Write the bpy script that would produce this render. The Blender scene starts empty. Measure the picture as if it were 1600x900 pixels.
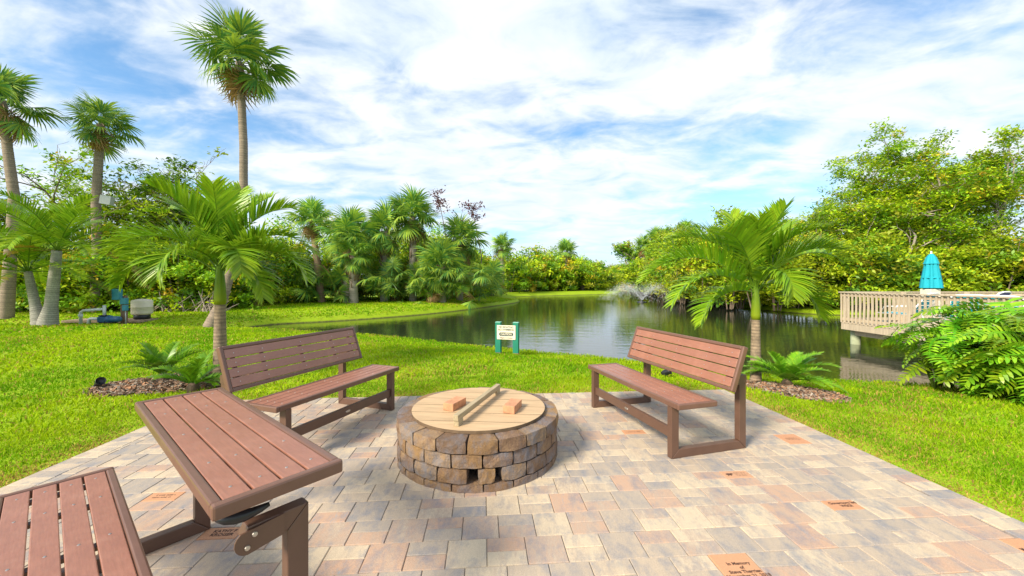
import bpy, bmesh, math, random
import numpy as np
from mathutils import Vector, Matrix, Euler
R = math.radians
rng = np.random.default_rng(7)
random.seed(7)
S = bpy.context.scene
COL = S.collection

# ------------------------------------------------------------------ camera
CAM_H, F_PX = 1.36, 600.0
cd = bpy.data.cameras.new('camera'); cam = bpy.data.objects.new('camera', cd); COL.objects.link(cam)
cam.location = (0, 0, CAM_H); cam.rotation_euler = (R(90), 0, 0)
cd.sensor_width = 36; cd.lens = 36 * F_PX / 1600; cd.shift_y = -10 / 1600
cd.clip_start = 0.05; cd.clip_end = 3000
S.camera = cam

# ------------------------------------------------------------------ sky and sun
SUN_AZ = Vector((-0.72, -0.69)); SUN_EL = R(36)
W = bpy.data.worlds.new('World'); S.world = W; W.use_nodes = True
nt = W.node_tree; N = nt.nodes; L = nt.links; N.clear()
def nd(tree, t, **k):
    n = tree.nodes.new(t)
    for a, b in k.items(): setattr(n, a, b)
    return n
sky = nd(nt, 'ShaderNodeTexSky', sky_type='NISHITA', sun_disc=False)
sky.sun_elevation = SUN_EL; sky.sun_rotation = math.atan2(SUN_AZ.x, SUN_AZ.y)
sky.air_density = 1.0; sky.dust_density = 0.6; sky.ozone_density = 2.0
tc = nd(nt, 'ShaderNodeTexCoord')
sep = nd(nt, 'ShaderNodeSeparateXYZ'); L.new(tc.outputs['Generated'], sep.inputs[0])
def wm(op, a, b=None, c=None):
    n = nd(nt, 'ShaderNodeMath', operation=op)
    for i, v in enumerate((a, b, c)):
        if v is None: continue
        if isinstance(v, (int, float)): n.inputs[i].default_value = v
        else: L.new(v, n.inputs[i])
    return n.outputs[0]
zc = wm('MAXIMUM', sep.outputs[2], 0.0)
zd = wm('ADD', zc, 0.16)
cx = wm('DIVIDE', sep.outputs[0], zd); cy = wm('DIVIDE', sep.outputs[1], zd)
comb = nd(nt, 'ShaderNodeCombineXYZ'); L.new(cx, comb.inputs[0]); L.new(cy, comb.inputs[1])
mp = nd(nt, 'ShaderNodeMapping'); mp.inputs['Rotation'].default_value = (0, 0, R(28)); mp.inputs['Scale'].default_value = (0.85, 1.2, 1)
mp.inputs['Location'].default_value = (3.1, 0.7, 0)
L.new(comb.outputs[0], mp.inputs[0])
def wnoise(scale, detail, rough, dist):
    n = nd(nt, 'ShaderNodeTexNoise'); n.inputs['Scale'].default_value = scale; n.inputs['Detail'].default_value = detail
    n.inputs['Roughness'].default_value = rough; n.inputs['Distortion'].default_value = dist
    L.new(mp.outputs[0], n.inputs['Vector']); return n.outputs[0]
n1 = wnoise(0.85, 3, 0.5, 0.3); n2 = wnoise(3.2, 8, 0.56, 0.5); n3 = wnoise(14, 6, 0.6, 0.2)
csum = wm('ADD', wm('ADD', wm('MULTIPLY', n1, 0.55), wm('MULTIPLY', n2, 0.38)), wm('MULTIPLY', n3, 0.09))
mr = nd(nt, 'ShaderNodeMapRange', interpolation_type='SMOOTHSTEP'); L.new(csum, mr.inputs[0])
mr.inputs[1].default_value = 0.36; mr.inputs[2].default_value = 0.56; mr.inputs[3].default_value = 0.0; mr.inputs[4].default_value = 0.96
# cloud brightness varies with its own thickness
mr2 = nd(nt, 'ShaderNodeMapRange'); L.new(n2, mr2.inputs[0]); mr2.inputs[1].default_value = 0.3; mr2.inputs[2].default_value = 0.7
cmix = nd(nt, 'ShaderNodeMix', data_type='RGBA'); L.new(mr2.outputs[0], cmix.inputs[0])
cmix.inputs[6].default_value = (5.3, 6.3, 7.4, 1); cmix.inputs[7].default_value = (8.2, 8.2, 8.1, 1)
skyc = nd(nt, 'ShaderNodeMix', data_type='RGBA', blend_type='MULTIPLY'); skyc.inputs[0].default_value = 1
L.new(sky.outputs[0], skyc.inputs[6]); skyc.inputs[7].default_value = (1.05, 1.45, 1.6, 1)
m1 = nd(nt, 'ShaderNodeMix', data_type='RGBA'); L.new(mr.outputs[0], m1.inputs[0]); L.new(skyc.outputs[2], m1.inputs[6]); L.new(cmix.outputs[2], m1.inputs[7])
hz = wm('POWER', wm('SUBTRACT', 1.0, zc), 6.5)
m2 = nd(nt, 'ShaderNodeMix', data_type='RGBA'); L.new(wm('MULTIPLY', hz, 0.85), m2.inputs[0]); L.new(m1.outputs[2], m2.inputs[6]); m2.inputs[7].default_value = (5.3, 6.3, 7.4, 1)
bg = nd(nt, 'ShaderNodeBackground'); bg.inputs[1].default_value = 0.088; L.new(m2.outputs[2], bg.inputs[0])
wo = nd(nt, 'ShaderNodeOutputWorld'); L.new(bg.outputs[0], wo.inputs[0])
sd = bpy.data.lights.new('sun', 'SUN'); sd.energy = 4.3; sd.angle = R(14); sd.color = (1.0, 0.88, 0.70)
so = bpy.data.objects.new('sun', sd); COL.objects.link(so)
sdir = Vector((SUN_AZ.normalized().x * math.cos(SUN_EL), SUN_AZ.normalized().y * math.cos(SUN_EL), math.sin(SUN_EL)))
so.rotation_euler = sdir.to_track_quat('Z', 'Y').to_euler()
S.view_settings.view_transform = 'Standard'; S.view_settings.look = 'None'; S.view_settings.gamma = 1
S.view_settings.use_curve_mapping = False; S.view_settings.exposure = 0.74
S.cycles.max_bounces = 6; S.cycles.transparent_max_bounces = 8
S.cycles.use_denoising = True

# ------------------------------------------------------------------ helpers
def tag(o, label=None, cat=None, group=None, kind=None):
    if label: o['label'] = label
    if cat: o['category'] = cat
    if group: o['group'] = group
    if kind: o['kind'] = kind
    return o
def empty(name, loc=(0, 0, 0), rz=0):
    o = bpy.data.objects.new(name, None); COL.objects.link(o); o.location = loc; o.rotation_euler = (0, 0, rz)
    o.empty_display_size = 0.1; return o
def link(name, me, parent=None, m=None):
    o = bpy.data.objects.new(name, me); COL.objects.link(o)
    if parent: o.parent = parent
    if m and not me.materials: me.materials.append(m)
    return o
class MB:
    """collects vertex / face arrays, builds ONE mesh"""
    def __init__(s): s.v = []; s.q = []; s.t = []; s.c = []; s.n = 0
    def add(s, v, q=None, t=None, c=(1, 1, 1)):
        v = np.asarray(v, float).reshape(-1, 3)
        if q is not None and len(q): s.q.append(np.asarray(q, int).reshape(-1, 4) + s.n)
        if t is not None and len(t): s.t.append(np.asarray(t, int).reshape(-1, 3) + s.n)
        c = np.asarray(c, float)
        if c.ndim == 1: c = np.tile(c, (len(v), 1))
        s.v.append(v); s.c.append(c); s.n += len(v)
    def mesh(s, name, m=None, smooth=False):
        me = bpy.data.meshes.new(name)
        v = np.concatenate(s.v); c = np.concatenate(s.c)
        q = np.concatenate(s.q) if s.q else np.zeros((0, 4), int); t = np.concatenate(s.t) if s.t else np.zeros((0, 3), int)
        me.vertices.add(len(v)); me.vertices.foreach_set('co', v.ravel().astype(np.float32))
        nl = len(q) * 4 + len(t) * 3
        me.loops.add(nl); me.loops.foreach_set('vertex_index', np.concatenate([q.ravel(), t.ravel()]).astype(np.int32))
        me.polygons.add(len(q) + len(t))
        st = np.concatenate([np.arange(len(q)) * 4, len(q) * 4 + np.arange(len(t)) * 3])
        me.polygons.foreach_set('loop_start', st.astype(np.int32))
        me.polygons.foreach_set('use_smooth', np.full(len(q) + len(t), bool(smooth)))
        a = me.attributes.new('Col', 'FLOAT_COLOR', 'POINT')
        a.data.foreach_set('color', np.concatenate([c, np.ones((len(c), 1))], 1).ravel().astype(np.float32))
        me.update(calc_edges=True)
        if m: me.materials.append(m)
        return me
    def build(s, name, m=None, parent=None, smooth=False):
        return link(name, s.mesh(name, m, smooth), parent)
    def box(s, x0, x1, y0, y1, z0, z1, c=(1, 1, 1), M=None):
        v = np.array([[x, y, z] for z in (z0, z1) for y in (y0, y1) for x in (x0, x1)], float)
        if M is not None: v = v @ np.array(M.to_3x3()).T + np.array(M.translation)
        s.add(v, [[0, 2, 3, 1], [4, 5, 7, 6], [0, 1, 5, 4], [2, 6, 7, 3], [0, 4, 6, 2], [1, 3, 7, 5]], c=c)
    def tube(s, pts, rad, k=6, c=(1, 1, 1), cap=True):
        pts = np.asarray(pts, float); n = len(pts); rad = np.broadcast_to(np.asarray(rad, float), (n,))
        tan = np.gradient(pts, axis=0); tan /= np.linalg.norm(tan, axis=1, keepdims=True) + 1e-9
        ref = np.array([0, 0, 1.0]) if abs(tan[0][2]) < 0.9 else np.array([1.0, 0, 0])
        vs = []
        a = np.arange(k) * 2 * math.pi / k
        for i in range(n):
            s1 = np.cross(tan[i], ref); s1 /= np.linalg.norm(s1) + 1e-9; s2 = np.cross(tan[i], s1); ref = np.cross(s1, tan[i]) if False else ref
            vs.append(pts[i] + rad[i] * (np.cos(a)[:, None] * s1 + np.sin(a)[:, None] * s2))
        q = []
        for i in range(n - 1):
            for j in range(k):
                j2 = (j + 1) % k; q.append([i * k + j, (i + 1) * k + j, (i + 1) * k + j2, i * k + j2])
        v = np.concatenate(vs); t = []
        if cap:
            v = np.concatenate([v, pts[-1:], pts[:1]]); b = (n - 1) * k
            t = [[b + j, len(v) - 2, b + (j + 1) % k] for j in range(k)] + [[j, (j + 1) % k, len(v) - 1] for j in range(k)]
        cc = np.asarray(c, float)
        if cc.ndim == 2 and len(cc) == n:
            cc = np.repeat(cc, k, axis=0)
            if cap: cc = np.concatenate([cc, cc[-1:], cc[:1]])
        s.add(v, q, t, cc)
    def lathe(s, prof, k=16, c=(1, 1, 1), M=None):
        a = np.arange(k) * 2 * math.pi / k
        v = np.concatenate([np.stack([r * np.cos(a), r * np.sin(a), np.full(k, z)], 1) for r, z in prof])
        if M is not None: v = v @ np.array(M.to_3x3()).T + np.array(M.translation)
        q = [[i * k + j, i * k + (j + 1) % k, (i + 1) * k + (j + 1) % k, (i + 1) * k + j] for i in range(len(prof) - 1) for j in range(k)]
        s.add(v, q, None, c)
def rbox(name, sx, sy, sz, bev, m, parent=None, loc=(0, 0, 0), seg=2):
    """bevelled box centred on loc"""
    bm = bmesh.new(); bmesh.ops.create_cube(bm, size=1)
    bmesh.ops.scale(bm, vec=(sx, sy, sz), verts=bm.verts)
    if bev: bmesh.ops.bevel(bm, geom=bm.edges[:], offset=bev, segments=seg, profile=0.5, affect='EDGES')
    me = bpy.data.meshes.new(name); bm.to_mesh(me); bm.free()
    o = link(name, me, parent, m); o.location = loc; return o
def smooth01(x): x = np.clip(x, 0, 1); return x * x * (3 - 2 * x)

# ------------------------------------------------------------------ materials
def M_(name):
    m = bpy.data.materials.new(name); m.use_nodes = True
    t = m.node_tree; p = t.nodes['Principled BSDF']; return m, t, p
def noise_to(t, scale, detail=5, rough=0.55, coord='Object', mscale=None, w=None):
    tc = t.nodes.new('ShaderNodeTexCoord'); n = t.nodes.new('ShaderNodeTexNoise')
    src = tc.outputs[coord] if coord != 'Position' else t.nodes.new('ShaderNodeNewGeometry').outputs['Position']
    if mscale:
        mp = t.nodes.new('ShaderNodeMapping'); mp.inputs['Scale'].default_value = mscale; t.links.new(src, mp.inputs[0]); src = mp.outputs[0]
    t.links.new(src, n.inputs['Vector']); n.inputs['Scale'].default_value = scale; n.inputs['Detail'].default_value = detail; n.inputs['Roughness'].default_value = rough
    if w is not None:
        n.noise_dimensions = '4D'; t.links.new(w, n.inputs['W'])
    return n.outputs[0]
def ramp(t, fac, stops):
    r = t.nodes.new('ShaderNodeValToRGB'); e = r.color_ramp.elements
    while len(e) > 1: e.remove(e[-1])
    for i, (p, c) in enumerate(stops):
        x = e[0] if i == 0 else e.new(p)
        x.position = p; x.color = (*c, 1)
    t.links.new(fac, r.inputs[0]); return r.outputs[0]
def mixc(t, fac, a, b, mode='MIX'):
    m = t.nodes.new('ShaderNodeMix'); m.data_type = 'RGBA'; m.blend_type = mode
    for i, v in ((0, fac), (6, a), (7, b)):
        if isinstance(v, (int, float)): m.inputs[i].default_value = v
        elif isinstance(v, tuple): m.inputs[i].default_value = (*v, 1)
        else: t.links.new(v, m.inputs[i])
    return m.outputs[2]
def mth(t, op, a, b):
    m = t.nodes.new('ShaderNodeMath'); m.operation = op
    for i, v in ((0, a), (1, b)):
        if isinstance(v, (int, float)): m.inputs[i].default_value = v
        else: t.links.new(v, m.inputs[i])
    return m.outputs[0]
def bump(t, p, h, strength=0.3, dist=0.01):
    b = t.nodes.new('ShaderNodeBump'); b.inputs['Strength'].default_value = strength; b.inputs['Distance'].default_value = dist
    t.links.new(h, b.inputs['Height']); t.links.new(b.outputs[0], p.inputs['Normal'])
def plain(name, c, rough=0.5, var=0.25, scale=6, bmp=0.15, metal=0, spec=0.5, mscale=None):
    m, t, p = M_(name); p.inputs['Roughness'].default_value = rough; p.inputs['Metallic'].default_value = metal
    p.inputs['Specular IOR Level'].default_value = spec
    n = noise_to(t, scale, 6, 0.6, mscale=mscale)
    c2 = tuple(x * (1 - var) for x in c); c3 = tuple(min(1, x * (1 + var)) for x in c)
    t.links.new(ramp(t, n, [(0.25, c2), (0.5, c), (0.78, c3)]), p.inputs['Base Color'])
    if bmp: bump(t, p, n, bmp, 0.004)
    return m
def leafmat(name, trans=0.35, rough=0.45, spec=0.3, objrand=0.0):
    m, t, p = M_(name)
    a = t.nodes.new('ShaderNodeAttribute'); a.attribute_name = 'Col'; c = a.outputs['Color']
    if objrand:
        oi = t.nodes.new('ShaderNodeObjectInfo'); hs = t.nodes.new('ShaderNodeHueSaturation')
        t.links.new(c, hs.inputs['Color'])
        t.links.new(mth(t, 'ADD', mth(t, 'MULTIPLY', oi.outputs['Random'], objrand), 1 - objrand * .5), hs.inputs['Value'])
        t.links.new(mth(t, 'ADD', mth(t, 'MULTIPLY', oi.outputs['Random'], 0.05), 0.475), hs.inputs['Hue'])
        c = hs.outputs[0]
    t.links.new(c, p.inputs['Base Color']); p.inputs['Roughness'].default_value = rough; p.inputs['Specular IOR Level'].default_value = spec
    tr = t.nodes.new('ShaderNodeBsdfTranslucent'); t.links.new(c, tr.inputs[0])
    mx = t.nodes.new('ShaderNodeMixShader'); mx.inputs[0].default_value = trans
    t.links.new(p.outputs[0], mx.inputs[1]); t.links.new(tr.outputs[0], mx.inputs[2])
    t.links.new(mx.outputs[0], t.nodes['Material Output'].inputs[0]); return m
M_leaf = leafmat('leaf'); M_frond = leafmat('frond', 0.3, 0.35); M_grass = leafmat('grass_blade', 0.4, 0.65, spec=.12)
M_philo = leafmat('philodendron', 0.25, 0.3, objrand=0.5)
M_stem = plain('bark', (0.20, 0.15, 0.11), 0.85, 0.4, 9, 0.5)
M_pale = plain('pale_bark', (0.34, 0.29, 0.24), 0.85, 0.35, 7, 0.5)
def vcolmat(name, rough=0.7, bscale=25, b=0.4):
    m, t, p = M_(name); a = t.nodes.new('ShaderNodeAttribute'); a.attribute_name = 'Col'
    n = noise_to(t, bscale, 6, 0.65)
    t.links.new(mixc(t, 0.7, a.outputs['Color'], mixc(t, 1, a.outputs['Color'], ramp(t, n, [(0.25, (.45, .45, .45)), (0.75, (1.5, 1.5, 1.5))]), 'MULTIPLY')), p.inputs['Base Color'])
    p.inputs['Roughness'].default_value = rough; bump(t, p, n, b, 0.01); return m
M_trunk = vcolmat('palm_trunk', 0.85)
# lawn soil / grass sheet
def lawn_mat():
    m, t, p = M_('lawn'); g = t.nodes.new('ShaderNodeNewGeometry'); s = t.nodes.new('ShaderNodeSeparateXYZ'); t.links.new(g.outputs['Position'], s.inputs[0])
    n1 = noise_to(t, 0.35, 4, coord='Position'); n2 = noise_to(t, 5, 6, 0.7, coord='Position'); n3 = noise_to(t, 60, 4, 0.7, coord='Position')
    a = ramp(t, n3, [(0.3, (0.13, 0.23, 0.006)), (0.5, (0.26, 0.40, 0.008)), (0.72, (0.42, 0.53, 0.015))])
    b = mixc(t, ramp(t, n2, [(0.45, (0, 0, 0)), (0.75, (0.55, 0.55, 0.55))]), a, (0.26, 0.25, 0.03))
    c = mixc(t, ramp(t, n1, [(0.35, (0, 0, 0)), (0.7, (0.5, 0.5, 0.5))]), b, (0.30, 0.46, 0.008))
    # bare wet bank below the turf line
    f = t.nodes.new('ShaderNodeMapRange'); t.links.new(mth(t, 'ADD', s.outputs[2], mth(t, 'MULTIPLY', n2, 0.12)), f.inputs[0])
    f.inputs[1].default_value = -0.54; f.inputs[2].default_value = -0.46; f.inputs[3].default_value = 1; f.inputs[4].default_value = 0
    d = mixc(t, f.outputs[0], c, ramp(t, n3, [(0.3, (0.03, 0.025, 0.012)), (0.7, (0.10, 0.09, 0.035))]))
    t.links.new(d, p.inputs['Base Color']); p.inputs['Roughness'].default_value = 0.8; p.inputs['Specular IOR Level'].default_value = 0.2
    bump(t, p, n3, 0.6, 0.03); return m
M_lawn = lawn_mat()
def water_mat():
    m, t, p = M_('pond_water'); p.inputs['Base Color'].default_value = (0.022, 0.03, 0.016, 1); p.inputs['Roughness'].default_value = 0.03
    p.inputs['Specular IOR Level'].default_value = 0.6; p.inputs['IOR'].default_value = 2.0
    a = noise_to(t, 1.5, 4, 0.55, coord='Position', mscale=(0.6, 1.6, 1)); b = noise_to(t, 7, 3, 0.5, coord='Position', mscale=(0.6, 1.5, 1))
    h = mth(t, 'ADD', a, mth(t, 'MULTIPLY', b, 0.22)); bump(t, p, h, 0.10, 0.10); return m
M_water = water_mat()
def paver_mat(name, stops, streak=(14, 2.2, 5), stain=True, bs=(260, .35, .002)):
    m, t, p = M_(name)
    oi = t.nodes.new('ShaderNodeObjectInfo'); at = t.nodes.new('ShaderNodeAttribute'); at.attribute_name = 'Col'
    sp = t.nodes.new('ShaderNodeSeparateColor'); t.links.new(at.outputs['Color'], sp.inputs[0])
    rnd = mth(t, 'FRACT', mth(t, 'ADD', oi.outputs['Random'], sp.outputs[0]), 0)
    w = mth(t, 'MULTIPLY', rnd, 37.0)
    st = noise_to(t, 1.0, 7, 0.68, 'Position', streak, w); n2 = noise_to(t, 5.5, 8, 0.72, 'Position', (1.7, 1, 1), mth(t, 'ADD', w, 11.0)); n3 = noise_to(t, 260, 3, 0.7, 'Position')
    k = mth(t, 'ADD', mth(t, 'ADD', mth(t, 'MULTIPLY', rnd, 0.75), mth(t, 'MULTIPLY', st, 0.55)), -0.14)
    base = ramp(t, mth(t, 'ADD', k, mth(t, 'MULTIPLY', mth(t, 'SUBTRACT', noise_to(t, 38, 5, 0.75, 'Position', (2.2, .8, 1)), 0.5), 0.42)), stops)
    blue = mixc(t, ramp(t, n2, [(0.47, (0, 0, 0)), (0.68, (0.8, 0.8, 0.8))]), base, (0.165, 0.185, 0.23)) if stain else base
    fin = mixc(t, 0.6, blue, mixc(t, 1, blue, ramp(t, n3, [(0.25, (.5, .5, .5)), (0.75, (1.5, 1.5, 1.5))]), 'MULTIPLY'))
    t.links.new(fin, p.inputs['Base Color']); p.inputs['Roughness'].default_value = 0.75; p.inputs['Specular IOR Level'].default_value = 0.35
    p.inputs['Roughness'].default_value = 0.8
    nb_ = n3 if bs[0] == 260 else noise_to(t, bs[0], 6, 0.7, 'Position')
    bump(t, p, nb_, bs[1], bs[2]); return m
M_paver = paver_mat('concrete_paver', [(0.0, (0.270, 0.257, 0.245)), (0.18, (0.356, 0.300, 0.245)), (0.38, (0.432, 0.348, 0.260)), (0.56, (0.518, 0.428, 0.306)), (0.7, (0.389, 0.305, 0.239)), (0.90, (0.453, 0.294, 0.204)), (1.0, (0.291, 0.294, 0.301))])
M_engr = paver_mat('terracotta_paver', [(0.0, (0.46, 0.23, 0.13)), (0.5, (0.51, 0.27, 0.15)), (1.0, (0.47, 0.28, 0.18))], stain=False)
M_block = paver_mat('wall_block', [(0.0, (0.102, 0.074, 0.061)), (0.25, (0.180, 0.108, 0.061)), (0.45, (0.288, 0.174, 0.073)), (0.62, (0.168, 0.102, 0.067)), (0.8, (0.300, 0.198, 0.110)), (1.0, (0.102, 0.096, 0.104))], (9, 9, 9), True, (70, .8, .012))
M_sand = plain('joint_sand', (0.24, 0.20, 0.17), 0.95, 0.4, 80, 0.5)
def slat_mat():
    m, t, p = M_('brown_poly_slat'); n = noise_to(t, 5, 8, 0.65); n2 = noise_to(t, 140, 4, 0.6, mscale=(0.12, 1, 1)); n4 = noise_to(t, 26, 6, 0.75, coord='Position')
    oi = t.nodes.new('ShaderNodeObjectInfo')
    c = ramp(t, n, [(0.3, (0.255, 0.10, 0.06)), (0.55, (0.305, 0.125, 0.076)), (0.8, (0.355, 0.16, 0.105))])
    c = mixc(t, ramp(t, n4, [(0.5, (0, 0, 0)), (0.8, (0.25, 0.25, 0.25))]), c, (0.36, 0.24, 0.19))
    c = mixc(t, mth(t, 'MULTIPLY', oi.outputs['Random'], 0.22), c, (0.22, 0.10, 0.075))
    c = mixc(t, 0.5, c, mixc(t, 1, c, ramp(t, n2, [(0.25, (.7, .7, .7)), (0.75, (1.25, 1.25, 1.25))]), 'MULTIPLY'))
    t.links.new(c, p.inputs['Base Color']); p.inputs['Specular IOR Level'].default_value = 0.95; t.links.new(mth(t, 'ADD', mth(t, 'MULTIPLY', n4, 0.35), 0.26), p.inputs['Roughness']); bump(t, p, n2, 0.25, 0.002); return m
M_slat = slat_mat()
M_frame = plain('brown_powder_coat', (0.115, 0.062, 0.042), 0.42, 0.12, 10, 0.05)
M_trim = plain('brown_edge_trim', (0.15, 0.078, 0.055), 0.36, 0.12, 10, 0.04)
M_rivet = plain('steel_rivet', (0.5, 0.47, 0.44), 0.4, 0.05, 5, 0, 0.9)
M_black = plain('black_plastic', (0.012, 0.013, 0.018), 0.4, 0.3, 20, 0.1)
M_lid = plain('tan_board', (0.47, 0.33, 0.19), 0.7, 0.22, 4, 0.15, mscale=(1, 9, 9))
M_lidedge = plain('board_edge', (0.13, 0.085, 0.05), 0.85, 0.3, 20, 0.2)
M_oldwood = plain('weathered_bar', (0.36, 0.29, 0.18), 0.85, 0.3, 6, 0.4, mscale=(1, 14, 14))
M_brick = plain('clay_brick', (0.50, 0.24, 0.13), 0.85, 0.35, 18, 0.5)
M_deckwood = plain('deck_wood', (0.45, 0.375, 0.27), 0.8, 0.22, 3, 0.3, mscale=(6, 6, 1))
M_teal = plain('teal_fabric', (0.004, 0.34, 0.43), 0.8, 0.12, 5, 0.2)
M_white = plain('white_plastic', (0.75, 0.76, 0.76), 0.45, 0.06, 5, 0.05)
M_cream = plain('cream_paint', (0.66, 0.60, 0.48), 0.55, 0.1, 6, 0.1)
M_navy = plain('navy_fabric', (0.02, 0.04, 0.16), 0.7, 0.15, 8, 0.1)
M_green = plain('green_paint', (0.01, 0.20, 0.13), 0.5, 0.15, 8, 0.1)
M_sign = plain('sign_board', (0.78, 0.70, 0.55), 0.5, 0.06, 6, 0.05)
M_ink = plain('dark_ink', (0.02, 0.05, 0.05), 0.6, 0.1, 9, 0)
M_engrave = plain('engraved_ink', (0.09, 0.045, 0.03), 0.8, 0.1, 9, 0)
M_blue = plain('blue_casting', (0.02, 0.10, 0.22), 0.45, 0.25, 12, 0.2)
M_tealbox = plain('teal_enclosure', (0.03, 0.22, 0.32), 0.45, 0.2, 12, 0.1)
M_pvc = plain('pvc_pipe', (0.62, 0.66, 0.70), 0.4, 0.1, 6, 0.05)
M_pole = plain('timber_post', (0.20, 0.13, 0.08), 0.85, 0.3, 8, 0.4, mscale=(8, 8, 1))
M_piling = plain('treated_piling', (0.34, 0.38, 0.24), 0.85, 0.35, 5, 0.4)
M_mulch = vcolmat('mulch_chip', 0.9, 40)
M_grey = plain('grey_box', (0.42, 0.44, 0.45), 0.5, 0.1, 8, 0.1)
def drop_mat():
    m, t, p = M_('water_spray'); p.inputs['Base Color'].default_value = (0.9, 0.93, 0.96, 1); p.inputs['Roughness'].default_value = 0.2
    tr = t.nodes.new('ShaderNodeBsdfTranslucent'); tr.inputs[0].default_value = (0.9, 0.93, 0.97, 1)
    mx = t.nodes.new('ShaderNodeMixShader'); mx.inputs[0].default_value = 0.65
    t.links.new(p.outputs[0], mx.inputs[1]); t.links.new(tr.outputs[0], mx.inputs[2]); t.links.new(mx.outputs[0], t.nodes['Material Output'].inputs[0]); return m
M_drop = drop_mat()

# ------------------------------------------------------------------ terrain
SHORE = np.array([(-11.4, 16.0), (-10.2, 14.6), (-7.5, 13.4), (-4.96, 12.5), (-3.5, 11.7), (-1.7, 10.35), (.17, 9.3), (1.94, 8.4), (2.8, 7.8), (3.7, 7.15), (5.3, 6.5), (6.4, 6.2), (8, 5.7), (12, 4.5), (20, 3), (60, 0),
    (70, 14), (40, 20), (24, 22.4), (19.2, 22.6), (17.4, 26), (18.5, 33.6), (22.3, 47), (28, 65), (34, 98), (33, 112), (27, 110), (22, 82), (16.5, 63), (12.8, 59.2), (6, 54.5), (1.2, 51), (-.6, 47), (.2, 41), (0, 35.6),
    (-3.2, 27.3), (-5.1, 23.5), (-7, 21), (-9.1, 19), (-11.0, 17.7)])
def catmull(P, k=5):
    n = len(P); out = []
    for i in range(n):
        p0, p1, p2, p3 = P[i - 1], P[i], P[(i + 1) % n], P[(i + 2) % n]
        for j in range(k):
            t = j / k
            out.append(0.5 * ((2 * p1) + (-p0 + p2) * t + (2 * p0 - 5 * p1 + 4 * p2 - p3) * t * t + (-p0 + 3 * p1 - 3 * p2 + p3) * t ** 3))
    return np.array(out)
SH = catmull(SHORE)
def shore_d(x, y):
    """signed distance to the shoreline, positive on land"""
    x = np.asarray(x, float).ravel(); y = np.asarray(y, float).ravel(); best = np.full(len(x), 1e9); ins = np.zeros(len(x), bool)
    A = SH; B = np.roll(SH, -1, 0)
    for (ax, ay), (bx, by) in zip(A, B):
        dx, dy = bx - ax, by - ay; l2 = dx * dx + dy * dy + 1e-12
        t = np.clip(((x - ax) * dx + (y - ay) * dy) / l2, 0, 1)
        best = np.minimum(best, (x - ax - t * dx) ** 2 + (y - ay - t * dy) ** 2)
        if ay != by:
            c = ((ay > y) != (by > y)); ins ^= c & (x < (bx - ax) * (y - ay) / (by - ay) + ax)
    d = np.sqrt(best); return np.where(ins, -d, d)
def gz(x, y, d=None):
    x = np.asarray(x, float).ravel(); y = np.asarray(y, float).ravel()
    if d is None: d = shore_d(x, y)
    r = np.hypot(x, y); w = np.maximum(0.35, 0.02 * r)
    far = 0.14 * smooth01((y - 8) / 5) * smooth01((r - 9) / 4)
    land = -0.014 - far - (0.27 - far * 0.6) * smooth01(1 - d / 2.8)
    bank = -0.284 - 0.05 - 0.5 * smooth01(-d / w) - 0.8 * smooth01((-d - w) / 2)
    z = np.where(d > 0, land, bank - 0.0)
    # shallow swale across the lawn on the left
    sw = np.exp(-((y - 15.2) / 1.3) ** 2) * smooth01((-x - 9) / 3) * smooth01((34 + x) / 6)
    return z - np.where(d > 0, 0.20 * sw, 0)
def sgrid(lo, hi, a, dt):
    t = np.arange(math.asinh(lo / a), math.asinh(hi / a) + dt, dt); return a * np.sinh(t)
gx = sgrid(-700, 700, 4, 0.024); gy = sgrid(-30, 900, 5, 0.022)
GX, GY = np.meshgrid(gx, gy); Z = gz(GX, GY)
b = MB(); nx, ny = len(gx), len(gy)
idx = np.arange(nx * ny).reshape(ny, nx)
b.add(np.stack([GX.ravel(), GY.ravel(), Z], 1), np.stack([idx[:-1, :-1], idx[:-1, 1:], idx[1:, 1:], idx[1:, :-1]], -1).reshape(-1, 4))
ground = b.build('ground', M_lawn, smooth=True); tag(ground, kind='structure')
b = MB(); b.add([(-16, 4.9, -.6), (80, -4, -.6), (80, 125, -.6), (-16, 125, -.6)], [[0, 1, 2, 3]])
water = b.build('water', M_water); tag(water, kind='structure')

# ------------------------------------------------------------------ patio
TH = R(4.2); CT, ST = math.cos(TH), math.sin(TH)
def uv2w(u, v): return (u * CT - v * ST, u * ST + v * CT)
def w2uv(x, y): return (x * CT + y * ST, -x * ST + y * CT)
U0, U1, V0, V1 = -3.18, 3.04, -1.2, 4.64
b = MB(); c4 = [uv2w(*p) for p in ((U0, V0), (U1, V0), (U1, V1), (U0, V1))]
b.add([(*p, -0.009) for p in c4], [[0, 1, 2, 3]])
patio = b.build('patio', M_sand); tag(patio, kind='structure')
def paver_mesh(sx, sy, jit=0.0):
    g = 0.0014; ax, ay = sx / 2 - g, sy / 2 - g; k = 0.0035
    v = [(-ax, -ay, -.05), (ax, -ay, -.05), (ax, ay, -.05), (-ax, ay, -.05), (-ax, -ay, -.004), (ax, -ay, -.004), (ax, ay, -.004), (-ax, ay, -.004),
         (-ax + k, -ay + k, 0), (ax - k, -ay + k, 0), (ax - k, ay - k, 0), (-ax + k, ay - k, 0)]
    q = [[8, 9, 10, 11]] + [[i, (i + 1) % 4, 4 + (i + 1) % 4, 4 + i] for i in range(4)] + [[4 + i, 4 + (i + 1) % 4, 8 + (i + 1) % 4, 8 + i] for i in range(4)]
    return np.array(v), q
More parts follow.
